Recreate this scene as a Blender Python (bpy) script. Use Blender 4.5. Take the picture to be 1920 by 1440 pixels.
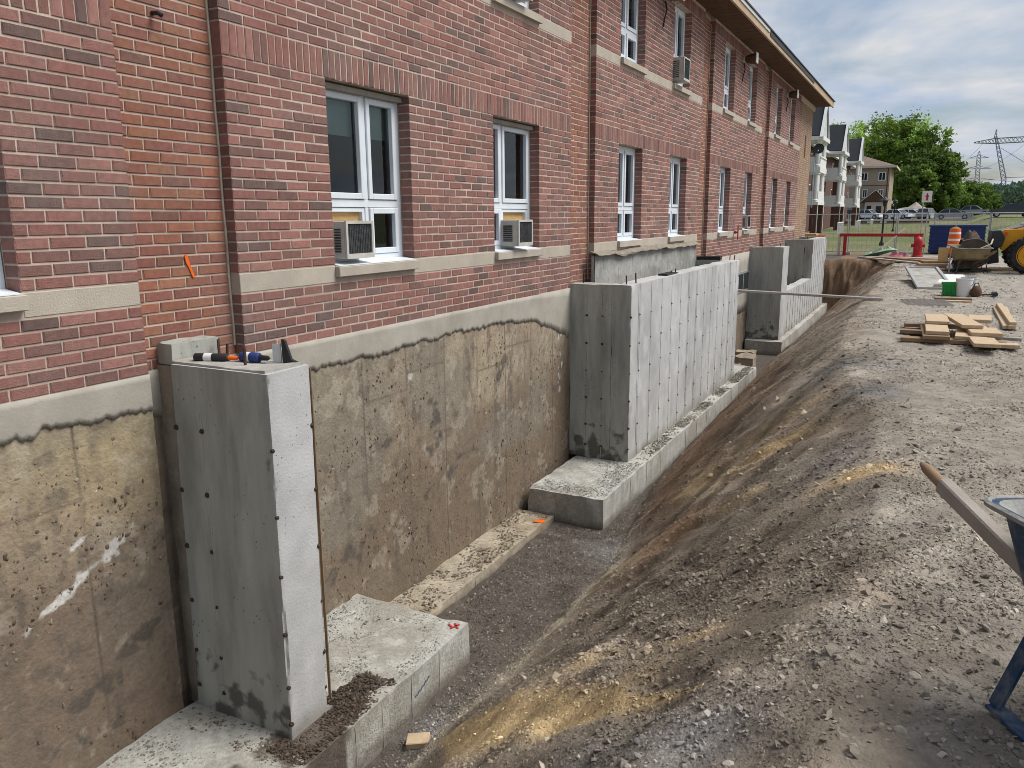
import bpy, bmesh, math, random
import numpy as np
from mathutils import Vector, Matrix

# ------------------------------------------------------------------ clear
for o in list(bpy.data.objects):
    bpy.data.objects.remove(o)
scene = bpy.context.scene
COL = scene.collection

# ------------------------------------------------------------------ camera
CAM = Vector((3.9526, 0.0, 0.8731))
YAW, PITCH, ROLL = math.radians(27.748), math.radians(11.957), math.radians(-0.518)
FPX = 1474.04
fw = Vector((-math.sin(YAW) * math.cos(PITCH), math.cos(YAW) * math.cos(PITCH), -math.sin(PITCH)))
rt = Vector((math.cos(YAW), math.sin(YAW), 0))
up = rt.cross(fw)
r2 = rt * math.cos(ROLL) + up * math.sin(ROLL)
u2 = -rt * math.sin(ROLL) + up * math.cos(ROLL)
cd = bpy.data.cameras.new('camera')
cam = bpy.data.objects.new('camera', cd)
COL.objects.link(cam)
cd.sensor_fit = 'HORIZONTAL'
cd.sensor_width = 36.0
cd.lens = FPX / 1920 * 36.0
cd.clip_start = 0.05
cd.clip_end = 6000
M3 = Matrix((r2, u2, -fw)).transposed()
cam.matrix_world = Matrix.Translation(CAM) @ M3.to_4x4()
scene.camera = cam

# ------------------------------------------------------------------ world, sun, exposure
SUN_EL, SUN_AZ = math.radians(54), math.radians(64)      # azimuth measured from +Y towards +X
w = bpy.data.worlds.new('World')
scene.world = w
w.use_nodes = True
nt = w.node_tree
nt.nodes.clear()
N = nt.nodes.new
out = N('ShaderNodeOutputWorld')
sky = N('ShaderNodeTexSky')
sky.sky_type = 'NISHITA'
sky.sun_disc = False
sky.sun_elevation = SUN_EL
sky.sun_rotation = SUN_AZ
sky.air_density = 1.0
sky.dust_density = 2.0
sky.ozone_density = 1.5
bg1 = N('ShaderNodeBackground')
bg1.inputs['Strength'].default_value = 0.07
bg2 = N('ShaderNodeBackground')
bg2.inputs['Strength'].default_value = 0.495
tc = N('ShaderNodeTexCoord')
sep = N('ShaderNodeSeparateXYZ')
nt.links.new(tc.outputs['Generated'], sep.inputs[0])
mz = N('ShaderNodeMath'); mz.operation = 'ABSOLUTE'
nt.links.new(sep.outputs['Z'], mz.inputs[0])
mz2 = N('ShaderNodeMath'); mz2.operation = 'ADD'; mz2.inputs[1].default_value = 0.16
nt.links.new(mz.outputs[0], mz2.inputs[0])
dx = N('ShaderNodeMath'); dx.operation = 'DIVIDE'
dy = N('ShaderNodeMath'); dy.operation = 'DIVIDE'
nt.links.new(sep.outputs['X'], dx.inputs[0]); nt.links.new(mz2.outputs[0], dx.inputs[1])
nt.links.new(sep.outputs['Y'], dy.inputs[0]); nt.links.new(mz2.outputs[0], dy.inputs[1])
cmb = N('ShaderNodeCombineXYZ')
nt.links.new(dx.outputs[0], cmb.inputs[0]); nt.links.new(dy.outputs[0], cmb.inputs[1])
nz = N('ShaderNodeTexNoise'); nz.inputs['Scale'].default_value = 1.1
nz.inputs['Detail'].default_value = 7; nz.inputs['Roughness'].default_value = 0.56
nz.inputs['Distortion'].default_value = 0.35
nt.links.new(cmb.outputs[0], nz.inputs['Vector'])
rmp = N('ShaderNodeValToRGB')
rmp.color_ramp.elements[0].position = 0.38; rmp.color_ramp.elements[0].color = (.12, .12, .12, 1)
rmp.color_ramp.elements[1].position = 0.56; rmp.color_ramp.elements[1].color = (1, 1, 1, 1)
nt.links.new(nz.outputs['Fac'], rmp.inputs[0])
nz2 = N('ShaderNodeTexNoise'); nz2.inputs['Scale'].default_value = 2.3
nz2.inputs['Detail'].default_value = 6; nz2.inputs['Roughness'].default_value = 0.55
nt.links.new(cmb.outputs[0], nz2.inputs['Vector'])
rm2 = N('ShaderNodeValToRGB')
rm2.color_ramp.elements[0].position = 0.3; rm2.color_ramp.elements[0].color = (.56, .70, .93, 1)
rm2.color_ramp.elements[1].position = 0.68; rm2.color_ramp.elements[1].color = (.97, .98, 1.0, 1)
nt.links.new(nz2.outputs['Fac'], rm2.inputs[0])
nt.links.new(rm2.outputs[0], bg2.inputs['Color'])
nt.links.new(sky.outputs[0], bg1.inputs['Color'])
mixs = N('ShaderNodeMixShader')
nt.links.new(rmp.outputs[0], mixs.inputs[0])
nt.links.new(bg1.outputs[0], mixs.inputs[1])
nt.links.new(bg2.outputs[0], mixs.inputs[2])
nt.links.new(mixs.outputs[0], out.inputs['Surface'])

ld = bpy.data.lights.new('sun', 'SUN')
ld.energy = 2.7
ld.angle = math.radians(32)
ld.color = (1.0, 0.965, 0.91)
sun = bpy.data.objects.new('sun', ld)
COL.objects.link(sun)
sdir = Vector((math.sin(SUN_AZ) * math.cos(SUN_EL), math.cos(SUN_AZ) * math.cos(SUN_EL), math.sin(SUN_EL)))
sun.rotation_euler = sdir.to_track_quat('Z', 'Y').to_euler()
sun.location = (20, 10, 30)

vs = scene.view_settings
vs.view_transform = 'Standard'
vs.look = 'None'
vs.exposure = 0.58
vs.gamma = 1.0
vs.use_curve_mapping = False
scene.cycles.max_bounces = 6
scene.cycles.use_denoising = True
scene.cycles.denoising_prefilter = 'ACCURATE'
scene.cycles.filter_width = 0.9

# ------------------------------------------------------------------ helpers
RNG = np.random.default_rng(7)
random.seed(7)

def vnoise(x, y, s=0):
    x = np.asarray(x, float); y = np.asarray(y, float)
    xi = np.floor(x); yi = np.floor(y)
    fx = x - xi; fy = y - yi
    fx = fx * fx * (3 - 2 * fx); fy = fy * fy * (3 - 2 * fy)
    def h(a, b):
        v = np.sin(a * 127.1 + b * 311.7 + s * 74.7) * 43758.5453
        return v - np.floor(v)
    return (h(xi, yi) * (1 - fx) + h(xi + 1, yi) * fx) * (1 - fy) + (h(xi, yi + 1) * (1 - fx) + h(xi + 1, yi + 1) * fx) * fy

def fbm(x, y, s=0, o=4):
    t = 0; a = 1; n = 0
    for i in range(o):
        t = t + a * vnoise(x * 2 ** i, y * 2 ** i, s + i * 13); n += a; a *= .5
    return t / n

def sst(a, b, x):
    t = np.clip((x - a) / (b - a), 0, 1)
    return t * t * (3 - 2 * t)

def tag(o, label=None, cat=None, group=None, kind=None):
    if label: o['label'] = label
    if cat: o['category'] = cat
    if group: o['group'] = group
    if kind: o['kind'] = kind
    return o

def empty(name, loc=(0, 0, 0), rz=0, parent=None):
    o = bpy.data.objects.new(name, None)
    COL.objects.link(o)
    o.location = loc
    o.rotation_euler = (0, 0, rz)
    o.empty_display_size = .1
    if parent: o.parent = parent
    return o

def np_mesh(name, V, F, mat, parent=None, col=None, smooth=False, loc=None):
    """V (n,3), F (m,k) fixed k"""
    V = np.asarray(V, np.float32); F = np.asarray(F, np.int32)
    me = bpy.data.meshes.new(name)
    me.vertices.add(len(V)); me.vertices.foreach_set('co', V.ravel())
    k = F.shape[1]
    me.loops.add(F.size); me.loops.foreach_set('vertex_index', F.ravel())
    me.polygons.add(len(F))
    me.polygons.foreach_set('loop_start', np.arange(0, F.size, k, dtype=np.int32))
    me.polygons.foreach_set('loop_total', np.full(len(F), k, np.int32))
    me.polygons.foreach_set('use_smooth', np.full(len(F), smooth))
    if col is not None:
        a = me.attributes.new('col', 'FLOAT_COLOR', 'POINT')
        c4 = np.ones((len(V), 4), np.float32); c4[:, :3] = col
        a.data.foreach_set('color', c4.ravel())
    me.update(); me.validate()
    me.materials.append(mat)
    o = bpy.data.objects.new(name, me)
    COL.objects.link(o)
    if loc is not None: o.location = loc
    if parent: o.parent = parent
    return o

class MB:
    def __init__(s): s.v = []; s.f = []
    def add(s, vs, fs):
        n = len(s.v); s.v += [tuple(p) for p in vs]; s.f += [tuple(i + n for i in f) for f in fs]; return s
    def box(s, x0, x1, y0, y1, z0, z1, j=0):
        P = [(x, y, z) for z in (z0, z1) for y in (y0, y1) for x in (x0, x1)]
        if j: P = [tuple(c + random.uniform(-j, j) for c in p) for p in P]
        return s.add(P, [(0, 2, 3, 1), (4, 5, 7, 6), (0, 1, 5, 4), (2, 6, 7, 3), (0, 4, 6, 2), (1, 3, 7, 5)])
    def obox(s, c, ax, ay, az, hx, hy, hz):
        c = Vector(c); ax = Vector(ax); ay = Vector(ay); az = Vector(az)
        P = [c + ax * hx * i + ay * hy * j + az * hz * k for k in (-1, 1) for j in (-1, 1) for i in (-1, 1)]
        return s.add(P, [(0, 2, 3, 1), (4, 5, 7, 6), (0, 1, 5, 4), (2, 6, 7, 3), (0, 4, 6, 2), (1, 3, 7, 5)])
    def bar(s, p0, p1, w, h, upv=(0, 0, 1)):
        p0 = Vector(p0); p1 = Vector(p1); d = p1 - p0; L = d.length; d.normalize()
        side = d.cross(Vector(upv))
        if side.length < 1e-4: side = d.cross(Vector((1, 0, 0)))
        side.normalize(); u = side.cross(d)
        return s.obox((p0 + p1) / 2, d, side, u, L / 2, w / 2, h / 2)
    def prism(s, poly, ax, a0, a1):
        n = len(poly)
        def P(p, a):
            return {'X': (a, p[0], p[1]), 'Y': (p[0], a, p[1]), 'Z': (p[0], p[1], a)}[ax]
        vs = [P(p, a0) for p in poly] + [P(p, a1) for p in poly]
        fs = [tuple(range(n))[::-1], tuple(range(n, 2 * n))] + [(i, (i + 1) % n, n + (i + 1) % n, n + i) for i in range(n)]
        return s.add(vs, fs)
    def tube(s, pts, r, n=8, r1=None, cap=True):
        pts = [Vector(p) for p in pts]; m = len(pts); base = len(s.v); vs = []; fs = []
        ref = None
        for i, p in enumerate(pts):
            d = (pts[min(i + 1, m - 1)] - pts[max(i - 1, 0)]).normalized()
            a = ref if ref is not None else (Vector((0, 0, 1)) if abs(d.z) < .9 else Vector((1, 0, 0)))
            u = (a - d * a.dot(d)).normalized(); ref = u; v = d.cross(u)
            rr = r[i] if isinstance(r, (list, tuple)) else (r if r1 is None else r + (r1 - r) * i / max(m - 1, 1))
            vs += [p + u * rr * math.cos(2 * math.pi * k / n) + v * rr * math.sin(2 * math.pi * k / n) for k in range(n)]
        for i in range(m - 1):
            for k in range(n):
                a = i * n + k; b = i * n + (k + 1) % n
                fs.append((a, b, b + n, a + n))
        if cap: fs += [tuple(range(n))[::-1], tuple(range((m - 1) * n, m * n))]
        return s.add(vs, fs)
    def lathe(s, prof, c, ax='Z', n=16, cap=True):
        """prof: (radius, height)"""
        c = Vector(c); m = len(prof); vs = []; fs = []
        A = {'Z': (Vector((1, 0, 0)), Vector((0, 1, 0)), Vector((0, 0, 1))), 'X': (Vector((0, 1, 0)), Vector((0, 0, 1)), Vector((1, 0, 0))),
             'Y': (Vector((0, 0, 1)), Vector((1, 0, 0)), Vector((0, 1, 0)))}[ax]
        for r, h in prof:
            vs += [c + A[0] * r * math.cos(2 * math.pi * k / n) + A[1] * r * math.sin(2 * math.pi * k / n) + A[2] * h for k in range(n)]
        for i in range(m - 1):
            for k in range(n):
                a = i * n + k; b = i * n + (k + 1) % n
                fs.append((a, b, b + n, a + n))
        if cap: fs += [tuple(range(n))[::-1], tuple(range((m - 1) * n, m * n))]
        return s.add(vs, fs)
    def build(s, name, mat, parent=None, smooth=False, loc=None, bevel=0, sub=None):
        me = bpy.data.meshes.new(name)
        v = s.v if sub is None else [(p[0] - sub[0], p[1] - sub[1], p[2] - sub[2]) for p in s.v]
        me.from_pydata(v, [], s.f)
        if bevel:
            bm = bmesh.new(); bm.from_mesh(me)
            bmesh.ops.bevel(bm, geom=list(bm.edges), offset=bevel, segments=1, affect='EDGES', profile=.5)
            bm.to_mesh(me); bm.free()
        if smooth:
            me.polygons.foreach_set('use_smooth', [True] * len(me.polygons))
        me.update(); me.materials.append(mat)
        o = bpy.data.objects.new(name, me)
        COL.objects.link(o)
        if smooth: me.set_sharp_from_angle(angle=math.radians(40))
        if loc is not None: o.location = loc
        elif sub is not None and parent is None: o.location = sub
        if parent: o.parent = parent
        return o

def dup(o, parent=None, loc=None, rot=None):
    c = o.copy(); COL.objects.link(c)
    c.parent = parent
    if loc is not None: c.location = loc
    if rot is not None: c.rotation_euler = rot
    return c

def copy_tree(o, parent=None):
    c = dup(o, parent)
    for ch in [q for q in bpy.data.objects if q.parent == o]: copy_tree(ch, c)
    return c

# ------------------------------------------------------------------ materials
def pm(name, col=(.5, .5, .5), rough=.85, var=.25, scale=6, bump=.15, bscale=60, metal=0, attr=False, stretch=None, spec=.35, dirt=None, dscale=2.0, damt=.5, detail=6, coat=0, pits=0, lowstain=None):
    m = bpy.data.materials.new(name); m.use_nodes = True
    t = m.node_tree; b = t.nodes['Principled BSDF']; L = t.links.new
    b.inputs['Roughness'].default_value = rough
    b.inputs['Metallic'].default_value = metal
    b.inputs['Specular IOR Level'].default_value = spec
    if coat: b.inputs['Coat Weight'].default_value = coat
    g = t.nodes.new('ShaderNodeNewGeometry')
    vec = g.outputs['Position']
    if stretch:
        mp = t.nodes.new('ShaderNodeMapping'); mp.inputs['Scale'].default_value = stretch
        L(vec, mp.inputs['Vector']); vec = mp.outputs[0]
    if attr:
        a = t.nodes.new('ShaderNodeAttribute'); a.attribute_name = 'col'; base = a.outputs['Color']
    else:
        a = t.nodes.new('ShaderNodeRGB'); a.outputs[0].default_value = (*col, 1); base = a.outputs[0]
    if dirt:
        n2 = t.nodes.new('ShaderNodeTexNoise'); n2.inputs['Scale'].default_value = dscale; n2.inputs['Detail'].default_value = 8
        n2.inputs['Roughness'].default_value = .65
        L(vec, n2.inputs['Vector'])
        r2_ = t.nodes.new('ShaderNodeValToRGB'); r2_.color_ramp.elements[0].position = .45; r2_.color_ramp.elements[1].position = .68
        r2_.color_ramp.elements[1].color = (damt, damt, damt, 1)
        L(n2.outputs['Fac'], r2_.inputs[0])
        mx = t.nodes.new('ShaderNodeMix'); mx.data_type = 'RGBA'
        L(r2_.outputs[0], mx.inputs[0]); L(base, mx.inputs[6]); mx.inputs[7].default_value = (*dirt, 1)
        base = mx.outputs[2]
    if var:
        n = t.nodes.new('ShaderNodeTexNoise'); n.inputs['Scale'].default_value = scale; n.inputs['Detail'].default_value = detail
        n.inputs['Roughness'].default_value = .6
        L(vec, n.inputs['Vector'])
        mr = t.nodes.new('ShaderNodeMapRange'); mr.inputs[1].default_value = .25; mr.inputs[2].default_value = .75
        mr.inputs[3].default_value = 1 - var; mr.inputs[4].default_value = 1 + var
        L(n.outputs['Fac'], mr.inputs[0])
        mu = t.nodes.new('ShaderNodeVectorMath'); mu.operation = 'SCALE'
        L(base, mu.inputs[0]); L(mr.outputs[0], mu.inputs['Scale']); base = mu.outputs[0]
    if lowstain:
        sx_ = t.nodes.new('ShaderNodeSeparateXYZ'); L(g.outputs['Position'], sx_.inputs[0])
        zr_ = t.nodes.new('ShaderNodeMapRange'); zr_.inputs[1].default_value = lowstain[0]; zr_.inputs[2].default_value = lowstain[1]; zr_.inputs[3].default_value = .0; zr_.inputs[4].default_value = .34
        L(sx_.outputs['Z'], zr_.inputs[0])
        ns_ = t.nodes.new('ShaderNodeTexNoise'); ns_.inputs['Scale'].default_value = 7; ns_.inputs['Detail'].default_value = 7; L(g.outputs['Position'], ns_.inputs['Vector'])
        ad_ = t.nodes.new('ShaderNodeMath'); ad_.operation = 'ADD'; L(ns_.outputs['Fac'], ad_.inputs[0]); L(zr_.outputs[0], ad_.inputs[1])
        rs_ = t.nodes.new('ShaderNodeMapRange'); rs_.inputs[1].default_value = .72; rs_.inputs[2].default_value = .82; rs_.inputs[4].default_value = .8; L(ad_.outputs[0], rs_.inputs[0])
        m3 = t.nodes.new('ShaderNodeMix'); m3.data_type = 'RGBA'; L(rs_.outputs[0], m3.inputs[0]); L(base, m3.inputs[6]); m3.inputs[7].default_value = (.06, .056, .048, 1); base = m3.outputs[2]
    if pits:
        vo = t.nodes.new('ShaderNodeTexVoronoi'); vo.inputs['Scale'].default_value = pits
        L(g.outputs['Position'], vo.inputs['Vector'])
        ng = t.nodes.new('ShaderNodeTexNoise'); ng.inputs['Scale'].default_value = 3.0; L(g.outputs['Position'], ng.inputs['Vector'])
        th = t.nodes.new('ShaderNodeMapRange'); th.inputs[1].default_value = .42; th.inputs[2].default_value = .7; th.inputs[3].default_value = .02; th.inputs[4].default_value = .2
        L(ng.outputs['Fac'], th.inputs[0])
        lt = t.nodes.new('ShaderNodeMath'); lt.operation = 'LESS_THAN'; L(vo.outputs['Distance'], lt.inputs[0]); L(th.outputs[0], lt.inputs[1])
        sc_ = t.nodes.new('ShaderNodeMapRange'); sc_.inputs[3].default_value = 1.0; sc_.inputs[4].default_value = .5; L(lt.outputs[0], sc_.inputs[0])
        mu2 = t.nodes.new('ShaderNodeVectorMath'); mu2.operation = 'SCALE'; L(base, mu2.inputs[0]); L(sc_.outputs[0], mu2.inputs['Scale']); base = mu2.outputs[0]
    L(base, b.inputs['Base Color'])
    if bump:
        nb = t.nodes.new('ShaderNodeTexNoise'); nb.inputs['Scale'].default_value = bscale; nb.inputs['Detail'].default_value = 5
        nb.inputs['Roughness'].default_value = .6
        L(g.outputs['Position'], nb.inputs['Vector'])
        bp = t.nodes.new('ShaderNodeBump'); bp.inputs['Strength'].default_value = bump; bp.inputs['Distance'].default_value = .02
        L(nb.outputs['Fac'], bp.inputs['Height']); L(bp.outputs[0], b.inputs['Normal'])
    return m

M = {}
M['brick'] = pm('brick', attr=True, var=.2, scale=26, bump=.45, bscale=120, rough=.92, dirt=(.21, .165, .145), dscale=1.3, damt=.4)
M['mortar'] = pm('mortar', (.50, .412, .34), var=.24, scale=7, bump=.3, bscale=150, dirt=(.33, .27, .22), dscale=1.1, damt=.7)
M['stone'] = pm('limestone', (.43, .385, .32), var=.12, scale=5, bump=.3, bscale=90, dirt=(.30, .26, .22), dscale=1.2, damt=.35)
M['parge'] = pm('parging', (.365, .34, .295), var=.15, scale=4, bump=.16, bscale=60, dirt=(.28, .25, .20), dscale=1.5, damt=.65)
M['found'] = pm('old_foundation', attr=True, var=.17, scale=40, bump=.38, bscale=40, rough=.95, dirt=(.14, .115, .088), dscale=9, damt=.42, detail=10)
M['conc'] = pm('new_concrete', attr=True, var=.13, scale=5, bump=.2, bscale=60, rough=.78, detail=9, pits=26)
M['shadeconc'] = pm('shade_tone_concrete', (.37, .375, .335), var=.2, scale=2.4, bump=.15, bscale=60, stretch=(2.4, 2.4, .45), dirt=(.22, .225, .205), dscale=2.2, damt=.8, rough=.7, pits=22, lowstain=(-1.5, -2.25))  # greenish tone with the side faces' shade mixed in; dark wet stains low down
M['footc'] = pm('stained_footing', attr=True, var=.25, scale=24, bump=.6, bscale=46, rough=.92, detail=8)
M['foot'] = pm('footing_concrete', (.37, .365, .335), var=.22, scale=7, bump=.35, bscale=50, dirt=(.21, .19, .155), dscale=3, damt=.75, rough=.9)
M['oldfoot'] = pm('old_footing', (.33, .285, .22), var=.25, scale=6, bump=.5, bscale=40, dirt=(.20, .155, .115), dscale=2.4, damt=.9, rough=.95)
M['ground'] = pm('ground', attr=True, var=.28, scale=17, bump=1.0, bscale=42, rough=.97, spec=.2)
M['stones'] = pm('stone_chips', attr=True, var=.15, scale=50, bump=.25, bscale=160, rough=.95, spec=.2)
M['mud'] = pm('mud', (.075, .055, .04), var=.4, scale=18, bump=1.0, bscale=45, rough=.9)
M['vinyl'] = pm('white_vinyl', (.66, .71, .755), var=.07, scale=5, bump=0, rough=.42, spec=.5)
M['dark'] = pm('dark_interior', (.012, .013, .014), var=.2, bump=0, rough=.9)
M['blind'] = pm('roller_blind', (.55, .62, .58), var=.1, bump=0, rough=.8)
M['ply'] = pm('plywood', (.55, .36, .16), var=.2, scale=9, bump=.05, stretch=(1, 1, 8))
M['acwhite'] = pm('aged_white_metal', (.50, .49, .45), var=.12, scale=8, bump=0, rough=.55, dirt=(.3, .27, .22), dscale=5, damt=.5)
M['acgrill'] = pm('dark_grille', (.055, .057, .06), var=.8, scale=30, bump=.4, bscale=70, rough=.6, metal=.3)
M['rebar'] = pm('rebar', (.07, .045, .035), var=.3, scale=40, bump=.3, bscale=120, rough=.8, metal=.3)
M['black'] = pm('black_plastic', (.018, .018, .02), var=.2, bump=0, rough=.5)
M['orange'] = pm('orange_plastic', (.75, .13, .015), var=.15, bump=0, rough=.5)
M['white'] = pm('white_paint', (.72, .72, .70), var=.08, scale=4, bump=0, rough=.5)
M['red'] = pm('red_paint', (.42, .025, .03), var=.2, scale=5, bump=0, rough=.45)
M['blue'] = pm('blue_paint', (.01, .048, .115), var=.35, scale=9, bump=.15, bscale=30, rough=.6, dirt=(.20, .195, .18), dscale=9, damt=.7)
M['bin'] = pm('blue_bin', (.018, .04, .16), var=.2, scale=2, bump=0, rough=.55)
M['green'] = pm('green_plastic', (.015, .22, .035), var=.15, bump=0, rough=.5)
M['barrowin'] = pm('cement_crusted_steel', (.27, .265, .25), var=.35, scale=9, bump=.4, bscale=40, dirt=(.45, .44, .42), dscale=6, damt=.6)
M['wood'] = pm('fresh_lumber', (.50, .38, .25), var=.22, scale=6, bump=.1, bscale=80, stretch=(6, 6, 6), dirt=(.33, .24, .15), dscale=3, damt=.6)
M['wood2'] = pm('old_lumber', (.26, .175, .105), var=.3, scale=6, bump=.15, bscale=80, dirt=(.12, .08, .05), dscale=3, damt=.6)
M['greywood'] = pm('weathered_wood', (.33, .30, .265), var=.25, scale=14, bump=.25, bscale=90, dirt=(.20, .17, .14), dscale=7, damt=.6)
M['soffit'] = pm('cedar_soffit', (.105, .056, .03), var=.3, scale=5, bump=.1, bscale=50)
M['fascia'] = pm('fascia_board', (.42, .31, .21), var=.2, scale=3, bump=.1)
M['shingle'] = pm('roof_shingle', (.05, .052, .055), var=.3, scale=4, bump=.4, bscale=20)
M['rooft'] = pm('brown_shingle', (.17, .125, .10), var=.2, scale=1, bump=.2, bscale=6)
M['slate'] = pm('dark_slate', (.022, .028, .034), var=.15, scale=.6, bump=.1, bscale=4)
M['steel'] = pm('galvanised', (.42, .43, .43), var=.12, scale=8, bump=0, rough=.45, metal=.5)
M['wire'] = pm('wire', (.27, .25, .23), var=.2, bump=0, rough=.7)
M['yellow'] = pm('loader_yellow', (.72, .33, .01), var=.12, scale=3, bump=0, rough=.45)
M['tyre'] = pm('tyre', (.025, .025, .026), var=.3, scale=9, bump=.2, bscale=30, rough=.9, dirt=(.12, .10, .08), dscale=4, damt=.5)
M['bucket'] = pm('bucket_steel', (.075, .062, .052), var=.4, scale=5, bump=.2, rough=.7, metal=.2, dirt=(.17, .13, .10), dscale=3, damt=.6)
M['darksteel'] = pm('dark_steel', (.04, .042, .045), var=.3, scale=5, bump=0, rough=.5, metal=.4)
M['tan'] = pm('tan_tray', (.24, .19, .10), var=.3, scale=7, bump=.1)
M['bark'] = pm('bark', (.10, .08, .06), var=.3, scale=5, bump=.5, bscale=12)
M['leaf'] = pm('leaf', attr=True, var=.2, scale=.8, bump=0, rough=.7, spec=.2)
_t = M['leaf'].node_tree; _b = _t.nodes['Principled BSDF']; _tl = _t.nodes.new('ShaderNodeBsdfTranslucent')
_t.links.new(_b.inputs['Base Color'].links[0].from_socket, _tl.inputs[0])
_mx = _t.nodes.new('ShaderNodeMixShader'); _mx.inputs[0].default_value = .42
_t.links.new(_b.outputs[0], _mx.inputs[1]); _t.links.new(_tl.outputs[0], _mx.inputs[2])
_t.links.new(_mx.outputs[0], _t.nodes['Material Output'].inputs[0])
M['asphalt'] = pm('asphalt', (.075, .075, .078), var=.2, scale=2, bump=.1, bscale=20)
M['gravelheap'] = pm('heap', (.30, .28, .25), var=.25, scale=1.5, bump=.8, bscale=5)
M['timber'] = pm('retaining_timber', (.10, .07, .05), var=.3, scale=3, bump=.2)
M['beige'] = pm('beige_brick', (.33, .26, .195), var=.12, scale=1.5, bump=.1)
M['rbrick'] = pm('dark_red_brick', (.105, .05, .04), var=.2, scale=2, bump=.1)
M['pylon'] = pm('pylon_steel', (.30, .33, .37), var=.1, bump=0, rough=.6)
M['cream'] = pm('cream_trim', (.55, .47, .38), var=.1, bump=0)
M['netting'] = pm('net_green', (.28, .42, .30), var=.2, bump=0)
M['pink'] = pm('net_pink', (.36, .13, .17), var=.2, bump=0)
M['tarp'] = pm('grey_sheet', (.50, .52, .53), var=.15, scale=4, bump=.1, rough=.6)
M['membrane'] = pm('torn_membrane', (.23, .20, .16), var=.35, scale=12, bump=.5, bscale=40)
M['caulk'] = pm('sealant', (.45, .40, .31), var=.25, scale=20, bump=.3)

def glass_mat(name, tint=(.6, .67, .66)):
    m = bpy.data.materials.new(name); m.use_nodes = True
    t = m.node_tree; t.nodes.clear(); L = t.links.new
    o = t.nodes.new('ShaderNodeOutputMaterial')
    tr = t.nodes.new('ShaderNodeBsdfTransparent'); tr.inputs[0].default_value = (*tint, 1)
    gl = t.nodes.new('ShaderNodeBsdfGlossy'); gl.inputs['Roughness'].default_value = .02
    gl.inputs[0].default_value = (.85, .9, .95, 1)
    fr = t.nodes.new('ShaderNodeFresnel'); fr.inputs[0].default_value = 1.58
    nz_ = t.nodes.new('ShaderNodeTexNoise'); nz_.inputs['Scale'].default_value = 3
    ge = t.nodes.new('ShaderNodeNewGeometry'); L(ge.outputs['Position'], nz_.inputs['Vector'])
    bpn = t.nodes.new('ShaderNodeBump'); bpn.inputs['Strength'].default_value = .03; L(nz_.outputs[0], bpn.inputs['Height'])
    L(bpn.outputs[0], gl.inputs['Normal'])
    mx = t.nodes.new('ShaderNodeMixShader')
    L(fr.outputs[0], mx.inputs[0]); L(tr.outputs[0], mx.inputs[1]); L(gl.outputs[0], mx.inputs[2])
    L(mx.outputs[0], o.inputs[0])
    return m
M['glass'] = glass_mat('window_glass')
M['carglass'] = pm('car_glass', (.02, .025, .03), var=0, bump=0, rough=.08, spec=.6)
def car_paint(name, c): return pm(name, c, var=.03, bump=0, rough=.3, spec=.5, coat=.4)
M['carwhite'] = car_paint('car_white', (.78, .80, .83)); M['carsilver'] = car_paint('car_silver', (.36, .37, .38))
M['cardark'] = car_paint('car_dark', (.035, .04, .05))
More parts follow.
